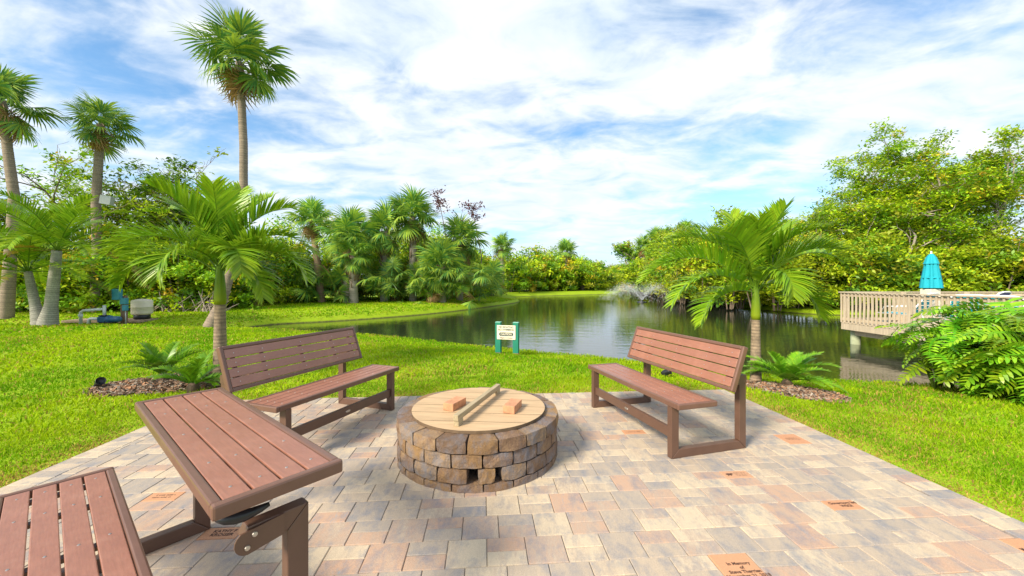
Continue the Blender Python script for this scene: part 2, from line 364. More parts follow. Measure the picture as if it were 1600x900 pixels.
ENG = {0: [(1.1115, 'F', 'In Memory\nof\nSteve Therrien\nNovember 21, 2018', 'memorial paver engraved In Memory, with a date'), (2.7115, 'F', 'Maiden Tar\nSon Bro', 'engraved orange paver at the right patio edge')],
       2: [(2.0826, 'H', 'Governors Isd\nWSGI', 'small orange engraved paver with two lines'), (-1.5174, 'H', 'KATHY F\nKROGER', 'engraved orange paver under the flat table bench')],
       4: [(1.679, 'H', '@', 'peach engraved paver with a dark animal emblem'), (-2.121, 'H', '~2', 'worn engraved paver between table bench and lawn')],
       7: [(2.562, 'F', '~2', 'orange engraved paver behind the right bench')], 8: [(1.257, 'H', '~1', 'peach engraved paver with red lettering')]}
cells = []   # (u, v, su, sv, engraved)
pr = random.Random(3)
FU0, FU1 = U0 + .2, U1 - .2
row = -13
while True:
    v0 = 1.6385 + .2 * row
    if v0 > V1 - .21: break
    if v0 >= V0 - .19:
        eng = ENG.get(row, [])
        off = eng[0][0] if eng else pr.choice([0, .1]) + pr.uniform(-.02, .02) + row * .1
        s = off - .2 * math.ceil((off - FU0) / .2); flip = pr.random() < .5
        while s < FU1 - .01:
            a, e = max(s, FU0), min(s + .2, FU1)
            hit = [g for g in eng if abs(g[0] - s) < .01]
            if e - a > .03:
                um, su = (a + e) / 2, e - a
                kind = (hit[0][1] if hit else None)
                if kind == 'F': cells.append((um, v0 + .1, su, .2, hit[0]))
                elif kind == 'H': cells.append((um, v0 + .15, su, .1, hit[0])); cells.append((um, v0 + .05, su, .1, None))
                elif flip: cells.append((um, v0 + .1, su, .2, None))
                else: cells.append((um, v0 + .15, su, .1, None)); cells.append((um, v0 + .05, su, .1, None))
            flip = (not flip) if pr.random() < .86 else flip
            s += .2
    row += 1
vb = V1 - .2
last = 1.6385 + .2 * row
if vb - last > 0.005: 
    k = 0
    while FU0 + k * .2 < FU1 - .03: a = FU0 + k * .2; e = min(a + .2, FU1); cells.append(((a + e) / 2, (last + vb) / 2, e - a, vb - last, None)); k += 1
k = 0
while V0 + k * .1 < vb - .05:          # soldier borders left and right
    for uc in (U0 + .1, U1 - .1): cells.append((uc, V0 + k * .1 + .05, .2, .1, None))
    k += 1
vb2 = V0 + k * .1
k = 0
while U0 + k * .1 < U1 - .02:
    cells.append((U0 + k * .1 + .05, (vb2 + V1) / 2, .1, V1 - vb2, None)); k += 1
PIT = np.array([-0.27, 3.10])
def seen(u, v):
    x, y = uv2w(u, v)
    if y < 1.7 or abs(x / y) > 1.36 or np.hypot(x - PIT[0], y - PIT[1]) < .55: return 99
    return y
order = sorted(range(len(cells)), key=lambda i: (cells[i][4] is None, seen(cells[i][0], cells[i][1])))
parts = set(order[:300]); rest = MB(); pm_cache = {}
def text_mesh(txt, size, name, m, parent, loc, rot, spacing=1.0, align='CENTER', scale_x=1.0):
    cu = bpy.data.curves.new(name, 'FONT'); cu.body = txt; cu.size = size; cu.align_x = align; cu.align_y = 'CENTER'; cu.extrude = 0.0004; cu.offset = size * .022; cu.space_line = spacing
    tmp = bpy.data.objects.new('tmp', cu); COL.objects.link(tmp)
    me = bpy.data.meshes.new_from_object(tmp.evaluated_get(bpy.context.evaluated_depsgraph_get())); bpy.data.objects.remove(tmp); bpy.data.curves.remove(cu)
    me.name = name; me.materials.clear(); me.materials.append(m)
    o = link(name, me, parent); o.location = loc; o.rotation_euler = rot; o.scale = (scale_x, 1, 1); return o
def worn(o, rows, cx, half, h):
    """lettering too worn and small to read: rows of short cut strokes"""
    b = MB()
    for r_ in range(rows):
        yc = (rows - 1) * h * .8 - r_ * h * 1.6; x_ = cx - half + pr.uniform(0, .012)
        while x_ < cx + half:
            w_ = pr.uniform(.003, .007); dy = pr.uniform(.25, .5) * h
            b.box(x_, x_ + .0022, yc - dy, yc + dy, .0004, .0011); b.box(x_, x_ + w_, yc - dy, yc - dy + .002, .0004, .0010)
            x_ += w_ + pr.choice([.003, .003, .003, .010])
    o2 = b.build('worn_inscription', M_engrave, o); o2['kind'] = 'stuff'
for i, (u, v, su, sv, eng) in enumerate(cells):
    x, y = uv2w(u, v)
    zt = pr.uniform(-.0012, .0012)
    if i in parts:
        key = (round(su, 3), round(sv, 3), bool(eng))
        if key not in pm_cache:
            mm = MB(); mv, mq = paver_mesh(su, sv); mm.add(mv, mq, c=(0, 0, 0)); pm_cache[key] = mm.mesh('paver', M_engr if eng else M_paver)
        o = link('engraved_paver' if eng else 'paver', pm_cache[key], patio); o.location = (x, y, zt)
        o.rotation_euler = (pr.uniform(-.004, .004), pr.uniform(-.004, .004), TH + pr.uniform(-.006, .006))
        if eng:
            o['label'] = eng[3]; t = eng[2]
            if t == '@':       # dark animal silhouette and three short lines
                bb = MB()
                for (px, py, rx, ry) in ((-.055, .002, .022, .013), (-.033, .006, .010, .009), (-.066, -.012, .004, .009), (-.046, -.012, .004, .009)):
                    aa = np.arange(12) * math.pi / 6; bb.add(np.concatenate([[[px, py, .0012]], np.stack([px + rx * np.cos(aa), py + ry * np.sin(aa), np.full(12, .0012)], 1)]), None, [[0, 1 + j, 1 + (j + 1) % 12] for j in range(12)])
                bb.build('emblem', M_engrave, o)
                worn(o, 3, .03, .045, .011)
            elif t[0] == '~': worn(o, int(t[1]), 0, .06, .016)
            else:
                n = t.count('\n') + 1
                text_mesh(t, (.026 if n > 2 else .03), 'inscription', M_engrave, o, (0.012, -.01 if n > 2 else 0, .001), (0, 0, 0), 1.0)
    else:
        mv, mq = paver_mesh(su, sv); c, s_ = math.cos(TH), math.sin(TH)
        rest.add(np.stack([mv[:, 0] * c - mv[:, 1] * s_ + x, mv[:, 0] * s_ + mv[:, 1] * c + y, mv[:, 2] + zt], 1), mq, c=(pr.random(), 0, 0))
o = rest.build('paver_field', M_paver, patio); tag(o, kind='stuff')

# ------------------------------------------------------------------ mulch beds
BEDS = [((-4.5, 5.2), 0.92, 0.55, R(18)), ((3.62, 5.12), 0.46, 0.74, R(12))]
def bed_r(x, y, i):
    (cx_, cy_), a, c, th = BEDS[i]; dx, dy = x - cx_, y - cy_
    return np.hypot((dx * math.cos(th) + dy * math.sin(th)) / a, (-dx * math.sin(th) + dy * math.cos(th)) / c)
for i, lab in enumerate(('brown bark mulch bed around the small ferny plants beside the left bench', 'brown bark mulch bed under the cycad behind the right bench')):
    b = MB(); (cx_, cy_), a, c, th = BEDS[i]; n = 2600
    rr = np.sqrt(rng.random(n)) * 1.04; aa = rng.random(n) * 2 * math.pi
    lx, ly = rr * a * np.cos(aa), rr * c * np.sin(aa); X = cx_ + lx * math.cos(th) - ly * math.sin(th); Y = cy_ + lx * math.sin(th) + ly * math.cos(th)
    Zb = gz(X, Y) + 0.035 * (1 - rr ** 2) + rng.random(n) * .018
    pal = np.array([(.20, .12, .075), (.13, .075, .045), (.27, .18, .12), (.30, .25, .2), (.06, .04, .03), (.33, .17, .09)])
    for j in range(n):
        Mx = Matrix.Translation((X[j], Y[j], Zb[j])) @ Euler((rng.normal(0, .35), rng.normal(0, .35), rng.random() * 6.28)).to_matrix().to_4x4()
        l, w_ = rng.uniform(.012, .045), rng.uniform(.006, .016); b.box(-l, l, -w_, w_, -.004, .004, pal[rng.integers(6)] * rng.uniform(.7, 1.2), Mx)
    o = b.build('mulch_bed', M_mulch); tag(o, lab, 'mulch', kind='stuff')

# ------------------------------------------------------------------ grass blades
def grass(name, n, xr, yr, hgt, wid, keep):
    x = rng.uniform(*xr, n); y = rng.uniform(*yr, n); k = keep(x, y); x, y = x[k], y[k]
    d = shore_d(x, y); k = d > -0.12; x, y, d = x[k], y[k], d[k]
    u, v = w2uv(x, y); e_ = .014 * rng.random(len(u)) ** 2 * (1 + np.sin(u * 9 + v * 7)); k = ~((u > U0 + e_) & (u < U1 - e_) & (v < V1 - e_)); x, y, d, u, v = x[k], y[k], d[k], u[k], v[k]
    k = (bed_r(x, y, 0) > 1) & (bed_r(x, y, 1) > 1); x, y, d, u, v = x[k], y[k], d[k], u[k], v[k]
    z = gz(x, y, d); n = len(x)
    edge = np.maximum.reduce([U0 - u, u - U1, v - V1]); straw = np.exp(-np.maximum(edge - .07, 0) / .12) * (0.4 + .6 * (np.sin(u * 5) * np.sin(v * 4 + 1) > -.3))
    hh = hgt * (1 + .35 * np.sin(x * 7.3 + 2 * np.sin(y * 5.1)) * np.sin(y * 6.7 + x * 2.9)) * rng.uniform(.45, 1.3, n) * (1 - .4 * straw); ww = wid * rng.uniform(.6, 1.3, n); a = rng.random(n) * 6.283; lean = rng.uniform(.15, 1.0, n) * hh
    ca, sa = np.cos(a), np.sin(a); la = rng.random(n) * 6.283
    P = np.stack([x, y, z - .005], 1); side = np.stack([ca, sa, 0 * a], 1) * ww[:, None]
    ld = np.stack([np.cos(la), np.sin(la), 0 * a], 1)
    mid = P + ld * (lean * .35)[:, None] + np.array([0, 0, 1]) * (hh * .65)[:, None]; tip = P + ld * lean[:, None] + np.array([0, 0, 1]) * hh[:, None]
    V = np.stack([P - side, P + side, mid + side * .8, mid - side * .8, tip], 1).reshape(-1, 3)
    o = np.arange(n)[:, None] * 5; q = o + np.array([[0, 1, 2, 3]]); t = o + np.array([[3, 2, 4]])
    patch = np.clip(.5 + .3 * np.sin(x * 1.1 + 2 * np.sin(y * .7)) + .22 * np.sin(y * 2.3 + x * 3.1) + .2 * np.sin(x * 6.1 - y * 4.7 + 2 * np.sin(x * 2.2)) + rng.normal(0, .25, n), 0, 1)[:, None]
    col = (1 - patch) * np.array([.15, .33, .004]) + patch * np.array([.36, .49, .006])
    bare = np.clip(np.sin(x * .83 + 1.7 * np.sin(y * .61)) * np.sin(y * .97 + 1.3 * np.sin(x * .7)) - .45, 0, 1)
    dry = ((rng.random(n) < .07 + .5 * bare) | (rng.random(n) < straw * .9))[:, None]
    col = np.where(dry, np.array([.46, .33, .08]) * rng.uniform(.6, 1.2, (n, 1)), col) * rng.uniform(.75, 1.25, (n, 1))
    b.add(V, q, t, np.repeat(col, 5, 0))
b = MB()
inview = lambda x, y: (np.abs(x) < 1.42 * y + .4) & (y > .9)
near = lambda r0, r1: (lambda x, y: inview(x, y) & (np.hypot(x, y) >= r0) & (np.hypot(x, y) < r1))
grass('g', 300000, (-5.7, 5.7), (1.2, 5.7), .032, .004, near(0, 5.6))
grass('g', 240000, (-11, 9), (2, 10), .045, .007, near(5.6, 9.5))
grass('g', 210000, (-16, 11), (4.5, 17), .05, .013, near(9.5, 17))
grass('g', 120000, (-34, 2), (9, 38), .06, .03, near(17, 40))
o = b.build('grass', M_grass); tag(o, 'bright green lawn grass blades around the patio and pond', 'grass', kind='stuff')

# ------------------------------------------------------------------ benches
BL = 1.45
def rivets(parent, pts, m=M_rivet):
    b = MB()
    for (x, y, z) in pts: b.lathe([(0.0046, z), (0.004, z + .0014), (0.0, z + .0018)], 8, M=Matrix.Translation((x, y, 0)))
    o = b.build('rivets', m, parent); o['kind'] = 'stuff'
def panel(name, parent, width, nsl, frame_w=.03, th=.042, underside=True):
    """slatted panel, local x along the bench, y 0..width, z 0 = underside, th = top. An edge frame, crossbars and single slats."""
    root = empty(name); root.parent = parent
    for (cx_, cy_, sx, sy) in ((0, frame_w / 2, BL - .056, frame_w), (0, width - frame_w / 2, BL - .056, frame_w)):
        rbox('edge_rail', sx, sy, th, .007, M_trim, root, (cx_, cy_, th / 2))
    for sg in (-1, 1): rbox('end_cap', .029, width, th + .003, .008, M_trim, root, (sg * (BL / 2 - .0145), width / 2, th / 2))
    xs = [-BL / 2 + .10, -BL / 4 - .02, 0, BL / 4 + .02, BL / 2 - .10]
    for x in xs: rbox('crossbar', .035, width - 2 * frame_w - .002, .016, .002, M_frame, root, (x, width / 2, .010))
    inner = width - 2 * frame_w - .004; gap = .0075; sw = (inner - gap * (nsl - 1)) / nsl; pts = []
    me = None
    for i in range(nsl):
        yc = frame_w + .002 + sw / 2 + i * (sw + gap)
        if me is None:
            o = rbox('slat', BL - .062, sw, .018, .003, M_slat, root, (0, yc, th - .012)); me = o.data
        else: o = link('slat', me, root); o.location = (0, yc, th - .012)
        for x in xs: pts.append((x, yc, th - .003))
    rivets(root, pts); return root
def side_frame(parent, u, y0):
    """closed foot frame: front post, ground rail, rear post, short top arm, mitred tube"""
    W_, T_ = .05, .068
    f = empty('side_frame'); f.parent = parent; f.location = (u, 0, 0)
    def beam(name, pts):  # mitred polyline in the (y,z) plane swept to width W_
        bm = bmesh.new(); vs = [[bm.verts.new((sx * W_ / 2, y, z)) for (y, z) in pts] for sx in (-1, 1)]
        n = len(pts)
        bm.faces.new(vs[0][::-1]); bm.faces.new(vs[1])
        for i in range(n): bm.faces.new((vs[0][i], vs[0][(i + 1) % n], vs[1][(i + 1) % n], vs[1][i]))
        bmesh.ops.recalc_face_normals(bm, faces=bm.faces[:])
        bmesh.ops.bevel(bm, geom=[e for e in bm.edges], offset=.004, segments=2, profile=.5, affect='EDGES')
        me = bpy.data.meshes.new(name); bm.to_mesh(me); bm.free(); return link(name, me, f, M_frame)
    D, HR = .72, .602
    beam('front_post', [(0, 0), (T_, T_), (T_, .397), (0, .397)])
    beam('foot_rail', [(.0015, 0), (D - .0015, 0), (D - T_ - .0015, T_), (T_ + .0015, T_)])
    beam('rear_post', [(D, 0), (D, HR), (D - T_, HR - T_), (D - T_, T_)])
    beam('arm', [(D - .0015, HR), (y0 + .015, HR), (y0, HR - .03), (y0 + .015, HR - T_), (D - T_ - .0015, HR - T_)])
    return f
def bracket(parent, u, sgn, table):
    p = empty('pivot_bracket'); p.parent = parent; p.location = (u + sgn * .031, 0.04 if table else .115, 0)
    b = MB(); prof = [(.60, .602), (.60, .536)] + [(.50 + .038 * math.cos(R(k)), .560 + .038 * math.sin(R(k))) for k in range(265, 110, -20)]
    n = len(prof); v = [(-.003, y, z) for y, z in prof] + [(.003, y, z) for y, z in prof] + [(-.003, .53, .568), (.003, .53, .568)]
    b.add(v, [[i, (i + 1) % n, n + (i + 1) % n, n + i] for i in range(n)], [[(i + 1) % n, i, 2 * n] for i in range(n)] + [[n + i, n + (i + 1) % n, 2 * n + 1] for i in range(n)])
    b.build('plate', M_frame, p)
    for (y, z) in ((.515, .578), (.495, .545)):
        c = MB(); c.lathe([(0, .010), (.007, .009), (.008, .006), (.008, .002)], 10, M=Matrix.Translation((sgn * .0, y, z)) @ Matrix.Rotation(sgn * R(90), 4, 'Y')); c.build('bolt', M_rivet, p)
    # rubber stop wedge between arm and panel
    y0, z0, y1, z1 = (.42, .66, .56, .645) if table else (.47, .61, .45, .50)
    c = MB(); pts = np.array([(-sgn * .012, y0 + (y1 - y0) * s, z0 + (z1 - z0) * s - .012 * math.sin(s * math.pi)) for s in np.linspace(0, 1, 7)])
    c.tube(pts, [.006, .017, .02, .019, .015, .012, .007], 8); c.build('rubber_stop', M_black, p, True)
def bench(name, label, loc, rz, table):
    t = empty(name, loc, rz); tag(t, label, 'bench', 'convertible brown benches around the fire pit')
    seat = panel('seat', t, .36, 4); seat.location = (0, -.002, .398)
    back = panel('table_top' if table else 'backrest', t, .37, 4)
    if table: back.location = (0, .432, .698)
    else:
        # panel face looks to the sitter: local y runs up the back, local z points to the front
        back.rotation_euler = (R(180 - 70), 0, R(180)); back.location = (0, .532, .487)
        back.rotation_euler = Matrix(((1, 0, 0), (0, math.sin(R(20)), -math.cos(R(20))), (0, math.cos(R(20)), math.sin(R(20))))).to_euler()
    for sg in (-1, 1):
        side_frame(t, sg * .62, .525 if table else .588); bracket(t, sg * .62, sg, table)
    st = rbox('stretcher', 1.188, .032, .078, .004, M_frame, t, (0, .036, .185))
    b = MB(); b.lathe([(.0, .003), (.9, .003), (1.0, 0)], 20, M=Matrix.Translation((.0, -.0165, 0)) @ Matrix.Rotation(R(90), 4, 'X') @ Matrix.Diagonal((.028, .011, 1, 1))); b.build('emblem', M_rivet, st)
    return t
bench('bench', 'upright brown slatted bench at right with sunlit orange-brown backrest, by the pond', (1.041, 3.556, 0), math.atan2(-.96, .277), False)
bench('bench', 'upright brown slatted bench at left, its shaded backrest facing the fire pit', (-1.47, 3.48, 0), math.atan2(.938, .345), False)
bench('table_bench', 'nearest brown bench with its back folded flat into a table top', (-1.656, 1.179, 0), R(-39.5), True)

# ------------------------------------------------------------------ fire pit
pit = empty('fire_pit', (PIT[0], PIT[1], 0)); tag(pit, 'round fire pit of stacked tan and charcoal stone blocks in the patio centre', 'fire pit')
def block(r0, r1, a0, a1, z0, z1, seed):
    rr = random.Random(seed); bm = bmesh.new(); na, nr, nz = 5, 3, 3; vs = {}
    gap = .0016 / r1
    a0 += gap; a1 -= gap
    for i in range(na):
        for j in range(nr):
            for k in range(nz):
                if 0 < i < na - 1 and 0 < j < nr - 1 and 0 < k < nz - 1: continue
                fa, fr, fz = i / (na - 1), j / (nr - 1), k / (nz - 1)
                ex = sum((f in (0, 1)) for f in (fa, fr, fz))
                a = a0 + (a1 - a0) * fa; r = r0 + (r1 - r0) * fr; z = z0 + (z1 - z0) * fz
                inset = (.0, .0, .0028, .0052)[ex] * rr.uniform(.5, 1.5)
                r += (-inset if fr == 1 else inset if fr == 0 else 0) + (rr.uniform(-.007, .006) if fr == 1 and ex == 1 else rr.uniform(-.003, .003)); z += (-inset if fz == 1 else inset if fz == 0 else 0) + rr.uniform(-.002, .002)
                a += (inset if fa == 0 else -inset if fa == 1 else 0) / r
                vs[i, j, k] = bm.verts.new((r * math.cos(a), r * math.sin(a), z))
    def face(*ks):
        bm.faces.new([vs[k] for k in ks])
    for i in range(na - 1):
        for k in range(nz - 1):
            for j in (0, nr - 1): face((i, j, k), (i + 1, j, k), (i + 1, j, k + 1), (i, j, k + 1))
        for j in range(nr - 1):
            for k in (0, nz - 1): face((i, j, k), (i + 1, j, k), (i + 1, j + 1, k), (i, j + 1, k))
    for j in range(nr - 1):
        for k in range(nz - 1):
            for i in (0, na - 1): face((i, j, k), (i, j + 1, k), (i, j + 1, k + 1), (i, j, k + 1))
    bmesh.ops.recalc_face_normals(bm, faces=bm.faces[:])
    me = bpy.data.meshes.new('block'); bm.to_mesh(me); bm.free(); return me
nb = 19; step = 2 * math.pi / nb; sd_ = 0
courses = [(-.045, .047, .5), (.049, .147, .0), (.149, .242, .52), (.244, .336, .02)]
for ci, (z0, z1, off) in enumerate(courses):
    for k in range(nb):
        a0 = -math.pi / 2 + (k - off) * step - .03; a1 = a0 + step; sd_ += 1
        r0, r1 = (.43, .632 - .002 * ci) if ci < 3 else (.415, .636)
        spans = [(a0, a1)]
        if ci == 1 and k == 0: spans = [(a0 + .105, a1 - .035)]    # short block between the two air vents
        if ci == 1 and k == 1: spans = [(a0 + .03, a1)]
        for (p, q) in spans:
            o = link('block', block(r0, r1, p, q, z0, z1, sd_), pit, M_block); o.location = (0, 0, 0)
lid = empty('plank_cover', (PIT[0] + .005, PIT[1] + .0, .338), R(-4)); tag(lid, 'round tan plank lid with a wooden bar handle on the fire pit', 'lid')
LR = .528; np_ = 6; pw = 2 * LR / np_
for i in range(np_):
    y0, y1 = -LR + i * pw + .0034, -LR + (i + 1) * pw - .0034
    ys = np.linspace(y0, y1, 9); h = np.sqrt(np.maximum(LR ** 2 - ys ** 2, .0004)); top = np.concatenate([np.stack([-h, ys], 1), np.stack([h, ys], 1)[::-1]]); n = len(top)
    bm = bmesh.new(); vv = [[bm.verts.new((x, y, z)) for x, y in top] for z in (0, .021)]
    bm.faces.new(vv[0][::-1]); bm.faces.new(vv[1])
    for j in range(n): bm.faces.new((vv[0][j], vv[0][(j + 1) % n], vv[1][(j + 1) % n], vv[1][j]))
    bmesh.ops.recalc_face_normals(bm, faces=bm.faces[:])
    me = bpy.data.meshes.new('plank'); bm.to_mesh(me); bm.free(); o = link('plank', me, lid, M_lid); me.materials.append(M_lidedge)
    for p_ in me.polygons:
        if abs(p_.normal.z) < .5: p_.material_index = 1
h = rbox('handle', .86, .04, .04, .003, M_oldwood, lid, (.012, -.045, .021 + .06)); h.rotation_euler = (0, 0, R(76))
for sg in (-1, 1): rbox('handle_foot', .075, .04, .0395, .003, M_oldwood, h, (sg * .385, 0, -.0402))
for lab, (x, y), rz in (('loose orange clay brick on the fire pit lid, left of the wooden bar', (-.455, 3.06), 66), ('loose orange clay brick on the fire pit lid, right of the wooden bar', (.005, 3.0), 72)):
    o = rbox('brick', .195, .092, .058, .004, M_brick, None, (x, y, .3595 + .029)); o.rotation_euler = (0, 0, R(rz)); tag(o, lab, 'brick', 'bricks on the fire pit lid')

# ------------------------------------------------------------------ sign by the water
SX, SY = -.1, 8.05
zs = float(gz([SX], [SY])[0]); sg_ = empty('warning_sign', (SX, SY, zs), R(-14)); tag(sg_, 'cream warning sign reading CAUTION on two green posts by the water', 'sign')
for x in (-.19, .19):
    o = rbox('post', .115, .115, .76, .006, M_green, sg_, (x, 0, .30)); rbox('weathered_foot', .118, .118, .10, .003, M_pole, o, (0, 0, -.30)); rbox('post_cap', .117, .117, .012, .003, plain('cap_paint', (.16, .42, .32), .5), o, (0, 0, .381))
bd = rbox('board', .40, .012, .295, .005, M_sign, sg_, (-.005, -.066, .475))
text_mesh('NO BOATING\nNO SWIMMING', .058, 'lettering', M_ink, bd, (0, -.0068, .082), (R(90), 0, 0), .95, scale_x=.86)
b = MB(); pts = []
for (cx_, a0) in ((.115, -90), (-.115, 90)): pts += [(cx_ + .038 * math.cos(R(a0 + k * 18)), .038 * math.sin(R(a0 + k * 18))) for k in range(11)]
b.add([(x, -.0068, z - .038) for x, z in pts] + [(0, -.0068, -.038)], None, [[i, (i + 1) % 22, 22] for i in range(22)]); b.build('caution_oval', M_ink, bd)
text_mesh('CAUTION', .064, 'caution_lettering', M_sign, bd, (0, -.0078, -.038), (R(90), 0, 0), scale_x=.82)
text_mesh('Alligators & Snakes', .042, 'small_lettering', M_engrave, bd, (0, -.0068, -.112), (R(90), 0, 0), scale_x=.86)

# ------------------------------------------------------------------ small landscape lamps
for lab, (x, y) in (('small black landscape spotlight at the edge of the left mulch bed', (-5.3, 4.93)), ('small black landscape spotlight on the lawn behind the right bench', (2.3, 5.75))):
    z = float(gz([x], [y])[0]); t = empty('landscape_spotlight', (x, y, z), R(-30)); tag(t, lab, 'spotlight', 'landscape spotlights')
    b = MB(); b.tube([(0, 0, -.05), (0, 0, .05)], .009, 8); b.build('stake', M_black, t)
    Mx = Matrix.Translation((0, 0, .075)) @ Matrix.Rotation(R(62), 4, 'Y')
    b = MB(); b.lathe([(0, -.065), (.03, -.06), (.042, -.03), (.046, .05), (.052, .075), (.047, .075), (.04, .045), (0, .045)], 14, M=Mx); b.build('housing', M_black, t, True)
    b = MB(); b.box(-.02, .02, -.05, .05, .045, .055); b.build('yoke', M_black, t)

# ------------------------------------------------------------------ plants: frond generators
G_ = np.array
def pinnate(b, base, az, el, Ln, bend, nl, ll, lw, vee, droop, c1, c2, rg, start=.14, twist=0.0, rach=.011):
    n = 22; s = np.linspace(0, 1, n); th = el - bend * s ** 1.35
    dirs = np.stack([np.cos(th) * math.cos(az), np.cos(th) * math.sin(az), np.sin(th)], 1)
    P = np.asarray(base) + np.concatenate([[[0, 0, 0]], np.cumsum((dirs[1:] + dirs[:-1]) / 2, 0) * Ln / (n - 1)])
    b.tube(P, rach * (1 - .85 * s), 5, G_(c1) * .6 + G_((.12, .16, .02)) * .5)
    sv = np.array([-math.sin(az), math.cos(az), 0])
    for sgn in (-1, 1):
        ss = start + (1 - start) * (np.arange(nl) + rg.random(nl) * .5) / nl
        ix = np.clip(ss * (n - 1), 0, n - 1.001); i0 = ix.astype(int); f = (ix - i0)[:, None]
        p = P[i0] * (1 - f) + P[i0 + 1] * f; t = dirs[i0] * (1 - f) + dirs[i0 + 1] * f
        up = np.cross(t, sv); up *= np.sign(up[:, 2:3] + 1e-6) if False else 1
        up = np.where((np.cross(sv, t)[:, 2:3] * 0 + 1) > 0, np.cross(t, sv) * -1, 0); up = np.cross(sv * 1.0, t) if False else up
        # 'up' = rachis normal on its upper side
        upn = np.stack([-np.sin(th[i0]) * math.cos(az), -np.sin(th[i0]) * math.sin(az), np.cos(th[i0])], 1)
        v_ = vee + twist * sgn + rg.normal(0, .12, nl)
        fw = .45 + .75 * ss
        d0 = sgn * sv * np.cos(v_)[:, None] + upn * np.sin(v_)[:, None] + t * fw[:, None]
        d0 /= np.linalg.norm(d0, axis=1, keepdims=True)
        prof = np.clip(np.minimum(.45 + 2.2 * (ss - start), 1.0), 0, 1) * np.clip(1.15 - .75 * np.maximum(ss - .55, 0) / .45, .3, 1)
        l = ll * prof * rg.uniform(.85, 1.1, nl)
        g = np.array([0, 0, -1.0]); dr = droop * rg.uniform(.6, 1.4, nl)
        pts = [p]; d = d0.copy(); ns = 4
        for k in range(ns):
            pts.append(pts[-1] + d * (l / ns)[:, None]); d = d + g * (dr * (k + 1) / ns)[:, None]; d /= np.linalg.norm(d, axis=1, keepdims=True)
        wn = np.cross(d0, upn); wn /= np.linalg.norm(wn, axis=1, keepdims=True) + 1e-9
        wn = wn * .75 + t * .35 * sgn; wn /= np.linalg.norm(wn, axis=1, keepdims=True) + 1e-9
        wd = lw * rg.uniform(.8, 1.15, nl); W5 = [.55, 1.0, .95, .62]
        V = []
        for k in range(ns): V += [pts[k] - wn * (wd * W5[k] / 2)[:, None], pts[k] + wn * (wd * W5[k] / 2)[:, None]]
        V.append(pts[ns]); V = np.stack(V, 1); o = np.arange(nl)[:, None, None] * 9
        q = (o + np.array([[0, 1, 3, 2], [2, 3, 5, 4], [4, 5, 7, 6]])).reshape(-1, 4); tr = (o + np.array([[6, 7, 8]])).reshape(-1, 3)
        m = np.clip(rg.normal(.35, .25, nl) + .25 * (ss > .8), 0, 1)[:, None]
        c = (1 - m) * G_(c1) + m * G_(c2); c = c * rg.uniform(.8, 1.2, (nl, 1))
        cc = np.repeat(c[:, None, :], 9, 1); cc[:, 8] = cc[:, 8] * .8 + G_((.30, .24, .04)) * .2
        b.add(V.reshape(-1, 3), q, tr, cc.reshape(-1, 3))
def ringed_trunk(pts, radii, c1, c2, ring=.05, k=12, seed=1):
    """palm stem with leaf-scar rings"""
    rg = np.random.default_rng(seed); pts = np.asarray(pts, float); seg = np.linalg.norm(np.diff(pts, axis=0), axis=1); cum = np.concatenate([[0], np.cumsum(seg)]); T = cum[-1]
    n = max(6, int(T / ring) * 2); s = np.linspace(0, T, n)
    P = np.stack([np.interp(s, cum, pts[:, i]) for i in range(3)], 1); r = np.interp(s, cum, radii)
    ev = (np.arange(n) % 2)[:, None]; r = r * (1 + .035 * ev[:, 0] + rg.normal(0, .008, n))
    c = np.where(ev, G_(c1), G_(c2)) * rg.uniform(.8, 1.15, (n, 1)); b = MB(); b.tube(P, r, k, c); return b
YG, MG, DG = (.32, .45, .018), (.14, .31, .014), (.06, .18, .02)
def adonidia(label, loc, trunk_h, shaft_h, r0, fronds, seed, group=None):
    rg = np.random.default_rng(seed); z = float(gz([loc[0]], [loc[1]])[0]); t = empty('christmas_palm', (loc[0], loc[1], z)); tag(t, label, 'palm tree', group)
    ringed_trunk([(0, 0, -.1), (0, 0, .1), (0, 0, trunk_h)], [r0 * 1.35, r0 * 1.15, r0 * .85], (.30, .22, .15), (.19, .14, .10), .045, 14, seed).build('trunk', M_trunk, t, True)
    b = MB(); b.tube([(0, 0, trunk_h - .01), (0, 0, trunk_h + .06), (0, 0, trunk_h + shaft_h * .5), (0, 0, trunk_h + shaft_h), (0, 0, trunk_h + shaft_h + .1)], [r0 * .9, r0 * 1.02, r0 * .85, r0 * .55, r0 * .3], 14, [(.30, .34, .02), (.27, .36, .02), (.20, .32, .02), (.14, .26, .02), (.12, .24, .02)]); b.build('crownshaft', M_frond, t, True)
    for (az, el, Ln, bend, ll, dr, br) in fronds:
        b = MB(); pinnate(b, (.03 * math.cos(R(az)), .03 * math.sin(R(az)), trunk_h + shaft_h * rg.uniform(.75, 1.0)), R(az), R(el), Ln, R(bend), 58, ll, .033, R(28 + rg.normal(0, 8)), dr, np.array(MG) * br, np.array(YG) * br, rg, .13, rg.normal(0, .15))
        b.build('frond', M_frond, t)
    return t
